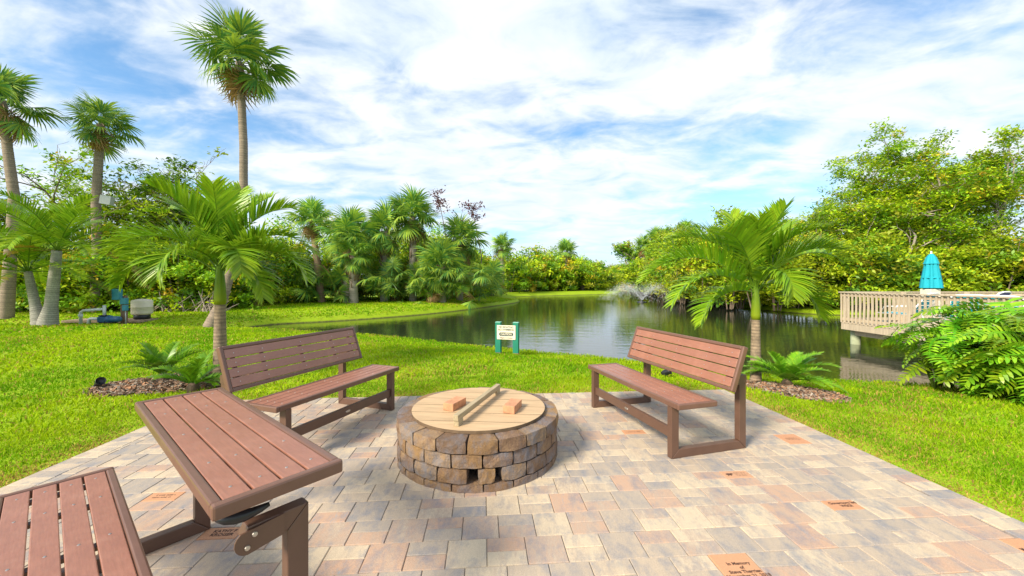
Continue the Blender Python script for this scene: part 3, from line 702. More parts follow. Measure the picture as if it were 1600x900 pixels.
# az: 0 = image right, 90 = away, 180 = image left, -90 = towards the camera
A1 = [(176, 62, 1.7, 125, .48, .30, 1.0), (184, 40, 1.55, 112, .46, .32, .9), (170, 78, 1.5, 98, .46, .28, 1.1), (150, 80, 1.4, 62, .45, .25, 1.1), (100, 84, 1.35, 42, .44, .2, 1.0), (60, 80, 1.35, 50, .44, .22, 1.1), (20, 78, 1.4, 72, .45, .25, 1.05), (4, 62, 1.55, 118, .46, .30, .95),
      (-6, 42, 1.5, 112, .46, .32, .9), (-40, 50, 1.2, 130, .46, .34, .9), (-100, 50, 1.1, 150, .48, .36, .85), (-140, 60, 1.35, 122, .46, .32, 1.0), (-120, 80, 1.3, 62, .44, .24, 1.1), (-60, 83, 1.25, 52, .44, .22, 1.2), (-25, 20, 1.15, 100, .42, .38, .85), (130, 70, 1.4, 82, .45, .25, 1.1), (200, 82, 1.3, 50, .44, .22, 1.2)]
adonidia('bushy young palm with arching fronds behind the left bench', (-4.12, 5.42), 1.06, .56, .074, A1, 11)
A2 = [(178, 50, 1.95, 106, .48, .26, 1.25), (186, 30, 1.5, 96, .46, .30, 1.25), (165, 68, 1.55, 86, .46, .25, 1.15), (140, 76, 1.4, 55, .45, .22, 1.05), (100, 83, 1.35, 35, .44, .18, 1.0), (70, 80, 1.35, 42, .44, .2, 1.05), (30, 72, 1.5, 62, .45, .22, 1.05), (8, 54, 1.75, 86, .47, .24, 1.0), (-5, 15, 1.15, 100, .42, .34, .9),
      (-90, 55, 1.05, 150, .46, .36, .9), (-60, 76, 1.25, 80, .45, .28, 1.05), (215, 70, 1.4, 82, .45, .26, 1.2), (-120, 81, 1.25, 60, .44, .22, 1.15), (-35, 66, 1.25, 86, .44, .26, 1.05), (200, 12, 1.2, 82, .42, .34, 1.1), (-80, 84, 1.3, 40, .44, .2, 1.15)]
adonidia('young palm with yellow-green fronds and ringed trunk behind the right bench', (3.70, 5.83), .97, .52, .066, A2, 12)

def cycad(label, loc, n, Ln, seed, br=1.0):
    rg = np.random.default_rng(seed); z = float(gz([loc[0]], [loc[1]])[0]) + .03; t = empty('cycad', (loc[0], loc[1], z)); tag(t, label, 'cycad', 'cycads in the mulch beds')
    b = MB(); b.lathe([(0, -.03), (.06, -.02), (.065, .05), (.04, .1), (0, .11)], 10, (.12, .08, .05)); b.build('stem', M_trunk, t, True)
    for i in range(n):
        az = i * 2.39996 + rg.normal(0, .2); el = R(rg.uniform(18, 72)); b = MB()
        pinnate(b, (0, 0, .07), az, el, Ln * rg.uniform(.8, 1.1), R(rg.uniform(35, 70)), 38, .12, .015, R(25), .12, np.array((.11, .32, .015)) * br, np.array((.26, .44, .02)) * br, rg, .15, 0, .006)
        b.build('frond', M_frond, t)
cycad('feathery green cycad in the mulch beside the left young palm', (-4.72, 5.2), 17, .56, 21, .85)
cycad('small low cycad nearest the left bench, at the mulch edge', (-3.92, 4.72), 15, .46, 22, .9)
cycad('large bright green cycad in the mulch behind the right bench', (3.78, 5.28), 28, .62, 23, 1.15)

# fan-leaf template: petiole along +X, blade beyond
def fan_leaf(seed, Rb=.75, pet=.7, dead=False, nseg=30):
    rg = np.random.default_rng(seed); b = MB()
    c1, c2 = ((.40, .25, .11), (.28, .16, .07)) if dead else ((.085, .23, .05), (.34, .45, .04))
    b.tube([(0, 0, 0), (pet * .5, 0, .03), (pet, 0, 0), (pet + Rb * .35, 0, -.07)], [.018, .014, .011, .004], 4, G_(c1) * 1.1)
    ang = np.linspace(-2.35, 2.35, nseg) + rg.normal(0, .03, nseg)
    for a in ang:
        l = Rb * (1 - .22 * abs(a) / 2.35) * rg.uniform(.88, 1.08); d = G_((math.cos(a), math.sin(a), .10 - .16 * abs(math.sin(a)))); o = G_((pet + .12 * math.cos(a) * 1.2, 0, -.01))
        drp = (.42 if not dead else .8) * rg.uniform(.6, 1.5); w = .062 * Rb / .75
        sd__ = G_((-math.sin(a), math.cos(a), 0)); P = []
        for s, ww in ((0, .12), (.45, 1.0), (.75, .7)):
            p = o + d * l * s - G_((0, 0, 1)) * drp * l * s ** 2.6; fold = G_((0, 0, .012 * (1 if s else 0)))
            P += [p - sd__ * w * ww / 2 + fold, p + sd__ * w * ww / 2 - fold]
        P.append(o + d * l - G_((0, 0, 1)) * drp * l)
        c = G_(c1) * (1 - (m := rg.random() ** 1.5)) + G_(c2) * m; cc = np.tile(c, (7, 1)); cc[6] = c * .7 + G_((.25, .18, .06)) * .4
        b.add(P, [[0, 1, 3, 2], [2, 3, 5, 4]], [[4, 5, 6]], cc)
    return b
FAN = [fan_leaf(i) for i in range(4)]; FAND = [fan_leaf(40 + i, .6, .6, True, 20) for i in range(2)]
FANM = [f.mesh('fan_leaf', M_leaf) for f in FAN]; FANDM = [f.mesh('dead_fan_leaf', M_leaf) for f in FAND]
def fan_spec(n, rg, nd, lo=-50, hi=85):
    out = []
    for i in range(n): out.append((False, i * 2.39996 + rg.normal(0, .25), R(lo + (hi - lo) * ((i + .5) / n) ** .8 + rg.normal(0, 6)), rg.uniform(.85, 1.12), rg.integers(4)))
    for i in range(nd): out.append((True, rg.random() * 6.28, R(rg.uniform(-84, -42)), rg.uniform(.8, 1.15), rg.integers(2)))
    return out
def xform(b, Mx): 
    A = np.array(Mx.to_3x3()); tr = np.array(Mx.translation); return np.concatenate(b.v) @ A.T + tr
def sabal(label, loc, path, rad, cr, n=30, nd=5, seed=1, parts=False, group='cabbage palms', tcol=((.26, .20, .15), (.20, .155, .12)), boots=False, lo=-50, zb=None, tint=1.0):
    rg = np.random.default_rng(seed); z = float(gz([loc[0]], [loc[1]])[0]) if zb is None else zb; t = empty('cabbage_palm', (loc[0], loc[1], z)); tag(t, label, 'palm tree', group)
    b = ringed_trunk(path, rad, tcol[0], tcol[1], .09, 10, seed)
    if boots:
        for i in range(46):
            s = rg.uniform(.25, 1); p = G_(path[0]) * (1 - s) + G_(path[-1]) * s; a = rg.random() * 6.28; r_ = np.interp(s, [0, 1], [rad[0], rad[-1]])
            b.tube([p + r_ * .7 * G_((math.cos(a), math.sin(a), 0)), p + r_ * 1.25 * G_((math.cos(a), math.sin(a), .5)), p + r_ * 1.9 * G_((math.cos(a + .2), math.sin(a + .2), 1.3))], [.05, .04, .015], 4, G_((.24, .17, .11)) * rg.uniform(.6, 1.2))
    b.build('trunk', M_trunk, t, True)
    top = Vector(path[-1]); k = cr / 1.45; spec = fan_spec(n, rg, nd, lo)
    if parts:
        for (dead, az, el, sc, v) in spec:
            o = link('dead_fan_leaf' if dead else 'fan_leaf', (FANDM if dead else FANM)[v], t); o.location = top + Vector((0, 0, rg.uniform(-.25, .15))); o.rotation_euler = (rg.normal(0, .25), -el, az); o.scale = (k * sc,) * 3
    else:
        for dd in (False, True):
            b = MB()
            for (dead, az, el, sc, v) in spec:
                if dead != dd: continue
                src = (FAND if dead else FAN)[v]; Mx = Matrix.Translation(top + Vector((0, 0, rg.uniform(-.25, .15)))) @ Euler((rg.normal(0, .25), -el, az)).to_matrix().to_4x4() @ Matrix.Scale(k * sc, 4)
                b.add(xform(src, Mx), np.concatenate(src.q), np.concatenate(src.t), np.concatenate(src.c) * rg.uniform(.75, 1.25) * tint)
            if b.n: b.build('dead_leaf_skirt' if dd else 'crown', M_leaf, t)
    return t
def at(px, Y): return (px - 800) / F_PX * Y
def zt_(py, Y): return CAM_H + (440 - py) / F_PX * Y
# three tall palms on the left
Y = 14.4; sabal('tallest cabbage palm, its thin trunk rising behind the left young palm', (at(326, Y), Y), [(0, 0, -.1), (.25, .2, .8), (.75, .3, 2.6), (1.1, .3, 4.8), (1.1, .3, 7), (.95, .3, zt_(82, Y) + .2)], [.27, .19, .16, .145, .14, .135], 1.72, 27, 9, 31, True)
Y = 19; sabal('mid-height cabbage palm with small round crown left of the tallest palm', (at(150, Y), Y), [(0, 0, -.1), (.05, 0, 3), (0, 0, 5.5), (.25, 0, zt_(180, Y) - .3)], [.24, .19, .18, .16], 1.52, 23, 7, 32, True)
Y = 16.5; sabal('cabbage palm cut by the left photo edge with curved trunk', (at(6, Y) + .1, Y), [(0, 0, -.1), (.2, 0, 3), (.35, 0, 5.2), (.15, 0, 6.6), (-.2, 0, zt_(150, Y))], [.23, .18, .17, .16, .14], 1.7, 23, 7, 33, True)
# row of cabbage palms along the left bank
for (px, Y, top, lean, cr, n, ndd, lo, lab, boots, r) in [
    (503, 28, 345, -.75, 1.75, 26, 8, -45, 'cabbage palm with leaning bare brown trunk, first of the bank row', False, .24),
    (543, 27.5, 372, .1, 2.2, 34, 8, -75, 'squat cabbage palm with criss-cross boots left of the pale trunk', True, .3),
    (553, 27, 398, -.1, 1.7, 26, 6, -60, 'short cabbage palm with pale grey criss-cross trunk on the bank', True, .28),
    (600, 29, 362, .2, 2.2, 34, 8, -75, 'leafy cabbage palm between pale-trunked palm and the tall dark-trunked one', True, .27),
    (645, 29.5, 338, 0, 2.2, 32, 9, -60, 'tall dark-trunked cabbage palm with open crown in the bank row', True, .26),
    (690, 28.5, 418, .0, 2.2, 36, 6, -70, 'low blue-green cabbage palm nearest the water in the bank row', True, .3),
    (718, 31, 375, .1, 2.2, 34, 9, -75, 'cabbage palm tangled in vines below the dead red-leaved twigs', True, .26),
    (784, 50, 385, 0, 1.9, 24, 6, -55, 'small distant cabbage palm right of the red-leaved twigs', True, .25),
    (885, 66, 393, 0, 2.4, 28, 6, -45, 'distant cabbage palm standing above the bushes by the grassy point', True, .28),
    (1013, 72, 385, -1.0, 2.3, 26, 10, -60, 'leftmost of the far leaning palms on the right bank', False, .3),
    (1032, 70, 375, -.8, 2.4, 26, 10, -60, 'second far leaning palm on the right bank', False, .3),
    (1046, 72, 372, -.6, 2.2, 26, 10, -60, 'third far leaning palm on the right bank', False, .3),
    (1074, 62, 366, -.2, 2.3, 26, 12, -60, 'far palm with brown skirt nearest the right young palm', False, .3)]:
    zb = -.2; H = zt_(top, Y) - zb
    sabal(lab, (at(px, Y), Y), [(0, 0, -.1), (lean * .45, 0, H * .5), (lean, 0, H)], [r * 1.1, r, r * .8], cr, n, ndd, int(px), False, 'cabbage palms along the banks', boots=boots, lo=lo, zb=zb, tcol=((.36, .24, .15), (.27, .17, .11)) if px == 503 else ((.36, .31, .26), (.27, .23, .19)), tint=1.35)

rg = np.random.default_rng(45); b = MB()
for i in range(170):
    s_ = rg.random(); Y = 27 + 3 * rg.random() + 5 * max(0, s_ - .75); x = at(470 + 310 * s_, Y); src = FAN[i % 4] if rg.random() < .85 else FAND[i % 2]
    Mx = Matrix.Translation((x, Y, rg.uniform(-.1, 1.9))) @ Euler((rg.normal(0, .3), -R(rg.uniform(-20, 75)), rg.random() * 6.28)).to_matrix().to_4x4() @ Matrix.Scale(rg.uniform(.9, 1.4), 4)
    b.add(xform(src, Mx), np.concatenate(src.q), np.concatenate(src.t), np.concatenate(src.c) * rg.uniform(.8, 1.5))
o = b.build('palmetto_undergrowth', M_leaf); tag(o, 'low palmetto fans crowding the feet of the bank palms', 'palmetto', kind='stuff')
# twin-stem palm by the pump
def twin_palm():
    rg = np.random.default_rng(51); Y = 13.6; x = at(68, Y); z = float(gz([x], [Y])[0]); t = empty('twin_palm', (x, Y, z)); tag(t, 'feather palm with two grey swollen-based trunks near the pump', 'palm tree')
    for (dx, tx, h, r) in ((-.14, -.55, 1.9, .12), (.16, .48, 2.65, .15)):
        ringed_trunk([(dx, 0, -.1), (dx, 0, .12), (dx + (tx - dx) * .35, 0, .7), (tx, 0, h)], [r * 1.9, r * 1.75, r * 1.15, r * .85], (.33, .32, .29), (.25, .24, .22), .07, 12, 52).build('trunk', M_trunk, t, True)
        cr = empty('crown'); cr.parent = t; cr.location = (tx, 0, h)
        for i in range(18):
            az = i * 2.39996 + rg.normal(0, .3); el = R(86 - 84 * (i / 17)); b = MB(); old = i > 14
            pinnate(b, (0, 0, 0), az, el, 2.9 * rg.uniform(.8, 1.1), R(rg.uniform(55, 95)), 52, .58, .042, R(18), .22, np.array((.30, .24, .02) if old and rg.random() < .6 else MG) * .95, np.array((.36, .22, .02) if old else YG) * .95, rg, .16, 0, .02)
            b.build('frond', M_frond, cr)
twin_palm()

# ------------------------------------------------------------------ broadleaf trees and thickets
PAL = np.array([(.40, .50, .012), (.29, .45, .014), (.17, .34, .016), (.08, .19, .018), (.32, .33, .03), (.50, .36, .02)])
def leaves(b, C, size, col, rg, updir=.5):
    n = len(C); nrm = rg.normal(0, 1, (n, 3)); nrm[:, 2] = np.abs(nrm[:, 2]) + updir; nrm /= np.linalg.norm(nrm, axis=1, keepdims=True)
    a = rg.normal(0, 1, (n, 3)); a -= nrm * (a * nrm).sum(1, keepdims=True); a /= np.linalg.norm(a, axis=1, keepdims=True); c = np.cross(nrm, a)
    s = (np.asarray(size) * rg.uniform(.6, 1.35, n))[:, None]
    V = np.stack([C - a * s, C + c * s * .42 - a * s * .1, C + a * s, C - c * s * .42 - a * s * .1], 1).reshape(-1, 3)
    b.add(V, np.arange(n * 4).reshape(-1, 4), None, np.repeat(col, 4, 0))
def clump_cols(n, w, rg, br=1.0):
    i = rg.choice(len(PAL), n, p=np.asarray(w) / np.sum(w)); return PAL[i] * rg.uniform(.75, 1.3, (n, 1)) * br
def bush(b, c, rx, ry, rz, ncl, per, size, w, rg, br=1.0):
    """uneven mound: leaf clumps through the outer volume"""
    u = rg.normal(0, 1, (ncl, 3)); u /= np.linalg.norm(u, axis=1, keepdims=True); u[:, 2] = np.where(u[:, 2] < -.25, -u[:, 2], u[:, 2])
    lump = 1 + .22 * np.sin(u[:, 0] * 5 + c[0]) * np.sin(u[:, 1] * 4 + c[1]) + .12 * np.sin(u[:, 2] * 9 + c[0] * 2)
    r = (.55 + .5 * rg.random(ncl) ** .6) * lump
    C = np.asarray(c) + u * np.array([rx, ry, rz]) * r[:, None]
    cc = clump_cols(ncl, w, rg, br)
    L_ = np.repeat(C, per, 0) + rg.normal(0, 1, (ncl * per, 3)) * np.array([.26, .26, .17]) * (rx + rz) * .28
    leaves(b, L_, size, np.repeat(cc, per, 0) * rg.uniform(.8, 1.2, (ncl * per, 1)), rg)
def thicket(name, label, path, hgt, spacing, rows, depth, ncl, per, size, w, seed, br=1.0, stems=True, side=1):
    rg = np.random.default_rng(seed); b = MB(); st = MB(); path = np.asarray(path, float)
    seg = np.linalg.norm(np.diff(path, axis=0), axis=1); cum = np.concatenate([[0], np.cumsum(seg)])
    for row in range(rows):
        s = rg.uniform(0, spacing)
        while s < cum[-1]:
            p = G_([np.interp(s, cum, path[:, i]) for i in range(2)]); hh = np.interp(s, cum, hgt) * rg.uniform(.72, 1.12) * (.62 + .38 * (row + 1) / rows if rows > 1 else 1)
            i = min(np.searchsorted(cum, s, 'right') - 1, len(seg) - 1); dv = (path[i + 1] - path[i]) / seg[i]; nv = G_([-dv[1], dv[0]]) * side
            q = p + nv * (row * depth + rg.uniform(-.3, .3) * depth); k = rg.uniform(.8, 1.2) * spacing * .85
            # each bush = low skirt + upper dome
            bush(b, (q[0], q[1], hh * .52 - .25), k, k, hh * .52, ncl, per, size, w, rg, br)
            bush(b, (q[0], q[1], hh * .18 - .4), k * 1.15, k * 1.15, hh * .26, ncl // 2, per, size, w, rg, br * .9)
            if stems:
                for _ in range(4):
                    a = rg.normal(0, .5, 2); st.tube([(q[0] + a[0] * .3, q[1] + a[1] * .3, -.5), (q[0] + a[0], q[1] + a[1], hh * .4), (q[0] + a[0] * 1.6, q[1] + a[1] * 1.6, hh * rg.uniform(.6, .95))], [.05, .035, .012], 4, (.2, .15, .1))
            s += spacing * rg.uniform(.75, 1.25)
    o = b.build(name, M_leaf); tag(o, label, 'thicket', kind='stuff')
    if stems: st.build('stems', M_stem, o)
    return o
W_MIX = (3, 3, 3, 2, 1.5, .7); W_DARK = (1, 2, 3, 3.5, 1, .5); W_YEL = (4, 3.6, 2.6, 1.4, 1.2, .45)
thicket('thicket', 'dense green thicket behind the pump and twin palm', [(-46, 17), (-30, 18.5), (-20, 19.5), (-14.5, 21.5)], [6.0, 5.2, 4.6, 4.6], 1.9, 3, 1.6, 85, 36, .115, W_MIX, 61, br=1.2, side=1)
thicket('thicket', 'green bank thicket behind the row of cabbage palms', [(-18, 25), (-14.5, 30.5), (-9.5, 32.3), (-5.5, 34), (-3.2, 39), (-2.4, 46)], [5.4, 6.2, 6.4, 6.2, 5.8, 5.6], 2.0, 3, 1.9, 85, 34, .13, W_MIX, 62, br=1.3, side=1)
thicket('thicket', 'distant green thicket along the far left bank behind the grassy point', [(-2, 54), (5, 60), (12, 66), (17, 80), (21, 100), (26, 116), (36, 117)], [6.2, 6.6, 6.8, 7, 7.4, 8, 8], 3.2, 3, 3, 60, 26, .24, W_MIX, 63, br=1.15, side=1)
thicket('thicket', 'far thicket at the narrow end of the pond on the right bank', [(36, 104), (30.6, 74), (25, 56), (22.3, 47.5)], [5.4, 5.2, 5.0, 5.2], 2.8, 3, 2.6, 60, 28, .22, W_YEL, 64, side=-1)
thicket('thicket', 'sunlit yellow-green thicket on the right bank behind the young palm', [(22.0, 46), (19.2, 36), (17.6, 28.5), (18.6, 24)], [6.8, 6.4, 5.6, 5.2], 1.9, 3, 1.9, 90, 36, .13, W_YEL, 65, side=-1)
thicket('thicket', 'dense bright thicket on the bank behind the wooden deck', [(18.6, 23.4), (25, 23), (32, 22), (44, 20.2), (60, 17.2)], [5.0, 4.8, 5.2, 5.6, 6.2], 1.9, 3, 1.8, 90, 36, .13, W_YEL, 66, side=1)
def tree(name, label, loc, H, spread, nleaf, size, w, seed, trunk_r=.16, lean=(0, 0), bare=.35, group=None, bark=M_pale, br=1.0, fork=3, gap=1.0):
    rg = np.random.default_rng(seed); t = empty(name, (loc[0], loc[1], -.3)); tag(t, label, 'tree', group); tr = MB(); tips = []
    def grow(p, d, l, r, lev):
        n = 5; pts = [p]; dd = d.copy()
        for k in range(n):
            dd = dd + rg.normal(0, .10 + .05 * lev, 3) + G_((0, 0, .05)); dd /= np.linalg.norm(dd); pts.append(pts[-1] + dd * l / n)
        tr.tube(pts, np.linspace(r, r * .55, n + 1), 7 if lev < 2 else 4)
        if lev >= 2:
            for k in range(2, n + 1): tips.append(pts[k])
        if lev == 4: return
        for k in range(fork if lev else fork + 1):
            a = rg.random() * 6.28; sp = rg.uniform(.45, .95); s1 = np.cross(dd, (0, 0, 1.0)); s1 = s1 / (np.linalg.norm(s1) + 1e-6) if np.linalg.norm(s1) > .05 else G_((1.0, 0, 0)); s2 = np.cross(dd, s1)
            nd_ = dd * math.cos(sp) + (s1 * math.cos(a) + s2 * math.sin(a)) * math.sin(sp) * spread; nd_ /= np.linalg.norm(nd_)
            st = pts[n if k == 0 else rg.integers(2, n + 1)]
            grow(st, nd_, l * rg.uniform(.58, .78), r * .52, lev + 1)
    d = G_((lean[0], lean[1], 1.0)); d /= np.linalg.norm(d)
    grow(G_((0, 0, 0.0)), d, H * bare, trunk_r, 0)
    tips = G_(tips); sc = H / max(tips[:, 2].max(), .1)
    tr.v = [v * sc for v in tr.v]; tips = tips * sc
    tr.build('trunk', bark, t, True)
    b = MB(); ncl = max(1, nleaf // 26); C = tips[rg.integers(len(tips), size=ncl)] + rg.normal(0, .12, (ncl, 3)) * gap
    cc = clump_cols(ncl, w, rg, br); per = 26
    P = np.repeat(C, per, 0) + rg.normal(0, 1, (ncl * per, 3)) * G_((.26, .26, .15)) * gap
    leaves(b, P, size, np.repeat(cc, per, 0) * rg.uniform(.8, 1.2, (ncl * per, 1)), rg, 1.0); b.build('crown', M_leaf, t)
    return t
W_G = (2.5, 4, 3, 1, .5, .2); W_T = (3, 3.4, 2.2, 1, 1.6, .5)
W_F = (3, 4.5, 2.5, .6, .6, .3)
for (px, top, Y, spr, n, w, sd2, r, lx, bare, lab) in [
    (1425, 186, 25.5, .95, 17000, W_F, 71, .2, .02, .36, 'tallest broadleaf tree on the right bank, pale forked trunk, above the deck railing'),
    (1495, 214, 26, 1.0, 14000, W_T, 72, .18, .03, .33, 'broadleaf tree right of the tallest one with yellowing leaves'),
    (1556, 186, 25, .75, 11000, W_T, 73, .17, 0, .40, 'sparse airy tree near the right photo edge with thin upright top'),
    (1606, 215, 26, 1.0, 14000, W_F, 74, .18, 0, .3, 'leafy tree cut by the right photo edge behind the deck'),
    (1362, 284, 28, 1.15, 12000, W_F, 75, .15, -.05, .3, 'rounded tree left of the tallest right-bank tree, spreading low branches'),
    (1300, 330, 29, 1.1, 10000, W_YEL, 76, .15, -.05, .3, 'lower yellow-green tree behind the right young palm fronds'),
    (1462, 262, 29, 1.1, 12000, W_F, 77, .16, 0, .3, 'fresh green tree filling the gap behind the parasol'),
    (1530, 256, 29, 1.1, 12000, W_T, 78, .16, 0, .3, 'olive-leaved tree behind the airy upright tree'),
    (1400, 300, 24.6, 1.1, 9000, W_YEL, 79, .12, 0, .3, 'low yellowish tree in front of the tallest tree trunk')]:
    tree('tree', lab, (at(px, Y), Y), zt_(top, Y) + .3, spr, int(n * 1.05), .115, w, sd2, r, (lx, 0), bare, br=1.15)
for (px, top, Y, n, lab, s, br) in [(85, 205, 22, 5500, 'thin leafy tree between the left-edge palm and mid-height palm', 81, 1.1), (205, 238, 22, 3600, 'sparse tree just right of the mid-height palm trunk', 82, .8), (235, 262, 23, 3200, 'small sparse tree above the left young palm', 83, .8), (318, 240, 23, 3600, 'sparse tree left of the tallest palm trunk', 84, .85), (30, 270, 21, 4500, 'bushy tree behind the twin-stem palm at left', 85, .9), (270, 300, 22, 3500, 'scraggly low tree above the white tank', 86, .9)]:
    tree('tree', lab, (at(px, Y), Y), zt_(top, Y), .95, n, .12, W_G, s, .12, (0, 0), .36, 'sparse trees behind the lawn', M_stem, br, 3)
Y = 76; tree('pine_tree', 'distant round-topped pine left of the far leaning palms', (at(985, Y), Y), zt_(374, Y), 1.0, 4200, .30, W_DARK, 91, .3, (0, 0), .45, None, M_pale, 1.2, 3, 2.2)
# dead twigs with dark red leaves above the palm row
PALr = PAL.copy()
for (px, top, Y, lab, s) in [(683, 300, 30, 'tall thin stem with dark red dead leaves above the palm row, left one', 95), (735, 316, 31, 'thin stem with purple-red dead leaves above the palm row, right one', 96)]:
    rg = np.random.default_rng(s); t = empty('dead_sapling', (at(px, Y), Y, -.2)); tag(t, lab, 'sapling', 'red-leaved saplings'); H = zt_(top, Y) + .2; b = MB(); C = []
    b.tube([(.7, 0, 0), (.9, 0, H * .45), (.5, 0, H * .72), (.0, 0, H)], [.05, .04, .03, .015], 5)
    for i in range(22):
        s0 = rg.uniform(.8, 1.0); p = G_((.5 - .5 * (s0 - .72) / .28, 0, H * s0)); q = p + G_((rg.normal(0, .45), rg.normal(0, .35), rg.uniform(.0, .35))); b.tube([p, q], [.012, .006], 3); C += [q, (p + q) / 2]
    b.build('stem', M_stem, t); b = MB(); C = G_(C); P = np.repeat(C, 7, 0) + rg.normal(0, .13, (len(C) * 7, 3)); leaves(b, P, .11, G_((.12, .035, .04)) * rg.uniform(.6, 1.5, (len(P), 1)), rg); b.build('leaves', M_leaf, t)
# pale brush pile on the right shore
b = MB(); rg = np.random.default_rng(97)
for i in range(420):
    s = rg.random(); x, y = 17.9 + 3.9 * s + rg.normal(0, .5), 31 + 15 * s + rg.normal(0, .6); a = rg.random() * 6.28; l = rg.uniform(.4, 1.3); z = -.5 + abs(rg.normal(0, .28))
    b.tube([(x, y, z), (x + l * math.cos(a), y + l * math.sin(a), z + rg.uniform(-.2, .5))], [.03, .012], 4, G_((.42, .36, .32)) * rg.uniform(.6, 1.2))
o = b.build('brush_pile', M_mulch); tag(o, 'pale dry brush piled along the right shore beyond the fountain', 'brush', kind='stuff')
# grey fallen brush and sticks below the left thicket
b = MB()
for i in range(80):
    x, y = rg.uniform(-18, -14.5), rg.uniform(18.9, 19.8); a = rg.uniform(.6, 2.5); l = rg.uniform(.4, 1.6); z = -.2
    b.tube([(x, y, z), (x + l * math.cos(a), y + .3, z + l * math.sin(a) * .8)], [.028, .01], 4, G_((.30, .25, .21)) * rg.uniform(.5, 1.2))
o = b.build('dry_branches', M_mulch); tag(o, 'grey dry branches leaning at the thicket foot behind the white tank', 'branches', kind='stuff')

# ------------------------------------------------------------------ philodendron clump
def philo_leaf(seed):
    rg = np.random.default_rng(seed); b = MB(); n = 10; Ln = .60
    def mid(s): return G_((Ln * s, 0, .05 * math.sin(s * 2.2) - .30 * Ln * s ** 2.2))
    c1, c2 = G_((.13, .34, .012)), G_((.34, .52, .02))
    for s0, s1 in zip(np.linspace(0, .9, 8), np.linspace(.12, 1.0, 8)):
        w0, w1 = .035 * (1 - s0) + .008, .035 * (1 - s1) + .004; p, q = mid(s0), mid(s1)
        b.add([p + G_((0, -w0, .006)), p + G_((0, w0, .006)), q + G_((0, w1, .006)), q + G_((0, -w1, .006))], [[0, 1, 2, 3]], None, c1)
    for sg in (-1, 1):
        for k in range(n):
            s = .02 + .90 * k / n; p = mid(s); l = .29 * (1 - .72 * abs(s - .22)) * rg.uniform(.85, 1.1); a = (1.75 - 1.15 * s) + rg.normal(0, .07); w = .058
            d = G_((math.cos(a), sg * math.sin(a), .12)); sd__ = G_((-math.sin(a), sg * math.cos(a), 0)); wav = rg.uniform(-.02, .03)
            P = [p - sd__ * w * .28, p + sd__ * w * .28, p + d * l * .5 - sd__ * w * .5 + G_((0, 0, wav)), p + d * l * .5 + sd__ * w * .5 + G_((0, 0, wav - .01)), p + d * l * .82 - sd__ * w * .36 + G_((0, 0, -.02)), p + d * l * .82 + sd__ * w * .36 + G_((0, 0, -.03)), p + d * l + G_((0, 0, -.05))]
            m = rg.random(); c = c1 * (1 - m) + c2 * m; b.add(P, [[0, 1, 3, 2], [2, 3, 5, 4]], [[4, 5, 6]], c)
    me = b.mesh('leaf', M_philo); return me
PHM = [philo_leaf(i) for i in range(5)]
ph = empty('philodendron_shrub', (6.9, 5.2, -.1)); tag(ph, 'big glossy split-leaf philodendron shrub at the right in front of the deck', 'shrub')
rg = np.random.default_rng(5); pet = MB(); base_pts = []
for i in range(30):
    s = rg.random(); yy = 4.15 + 1.75 * rg.random(); base_pts.append((6.2 + .08 * (yy - 4.15) + .35 * rg.random() + 1.7 * s ** 1.5 * rg.random(), yy))
for i in range(300):
    bx, by = base_pts[i % 30]; az = rg.random() * 6.28 if rg.random() < .3 else rg.normal(R(215), .9); hm = .45 + .62 * smooth01((bx - 6.0) / 1.1); zl = rg.uniform(.02, 1.0) ** .75 * hm; reach = rg.uniform(.05, .36)
    tip = G_((bx + reach * math.cos(az), by + reach * math.sin(az), zl)); g0 = float(gz([bx], [by])[0])
    o = link('leaf', PHM[i % 5], ph); o.location = Vector(tip) - Vector(ph.location); o.rotation_euler = (rg.normal(0, .35), rg.uniform(-.1, .85), az + rg.normal(0, .25)); k = rg.uniform(.5, .82); o.scale = (k, k, k)
    pet.tube(G_([(bx, by, g0 - .03), ((bx * .6 + tip[0] * .4), (by * .6 + tip[1] * .4), g0 + (zl - g0) * .65), tuple(tip)]) - G_(ph.location), [.011, .009, .006], 5, (.11, .2, .03))
pet.build('petioles', M_philo, ph)

# ------------------------------------------------------------------ deck over the water
DX, DY, DZ = 10.45, 12.2, .08
deck = empty('deck', (DX, DY, 0)); tag(deck, 'weathered wooden deck with baluster railing over the pond', 'deck')
DW, DD = 13.0, 8.2   # to the right, towards the camera
me = None
for k in range(int(DD / .145)):
    if me is None: o = rbox('floor_board', DW, .14, .03, .003, M_deckwood, deck, (DW / 2, -.07, DZ - .015), 1); me = o.data
    else: o = link('floor_board', me, deck); o.location = (DW / 2, -.07 - k * .145, DZ - .015)
rbox('rim_beam', .05, DD, .19, .004, M_deckwood, deck, (.03, -DD / 2, DZ - .128)); rbox('rim_beam', DW, .05, .19, .004, M_deckwood, deck, (DW / 2 + .06, -.03, DZ - .128))
rbox('girder', .14, DD - .3, .16, .005, M_deckwood, deck, (.30, -DD / 2, DZ - .31))
for (x, y) in ((.32, -.16), (.32, -3.2), (.32, -6.2), (4.5, -.16), (4.5, -3.2), (9, -.16)):
    b = MB(); b.tube([(x, y, -2.0), (x, y, -.55), (x, y, DZ - .03)], [.125, .125, .12], 14, (.3, .3, .2)); b.build('piling', M_piling, deck, True)
bal = None
def rail(n, fn, horiz):
    global bal
    for k in range(n):
        if bal is None: o = rbox('baluster', .038, .038, .93, .003, M_deckwood, deck, (0, 0, 0), 1); bal = o.data
        else: o = link('baluster', bal, deck)
        o.location = fn(k)
rail(63, lambda k: (.0, -.02 - k * .13, DZ + .46), False)
rail(90, lambda k: (.10 + k * .13, .0, DZ + .46), True)
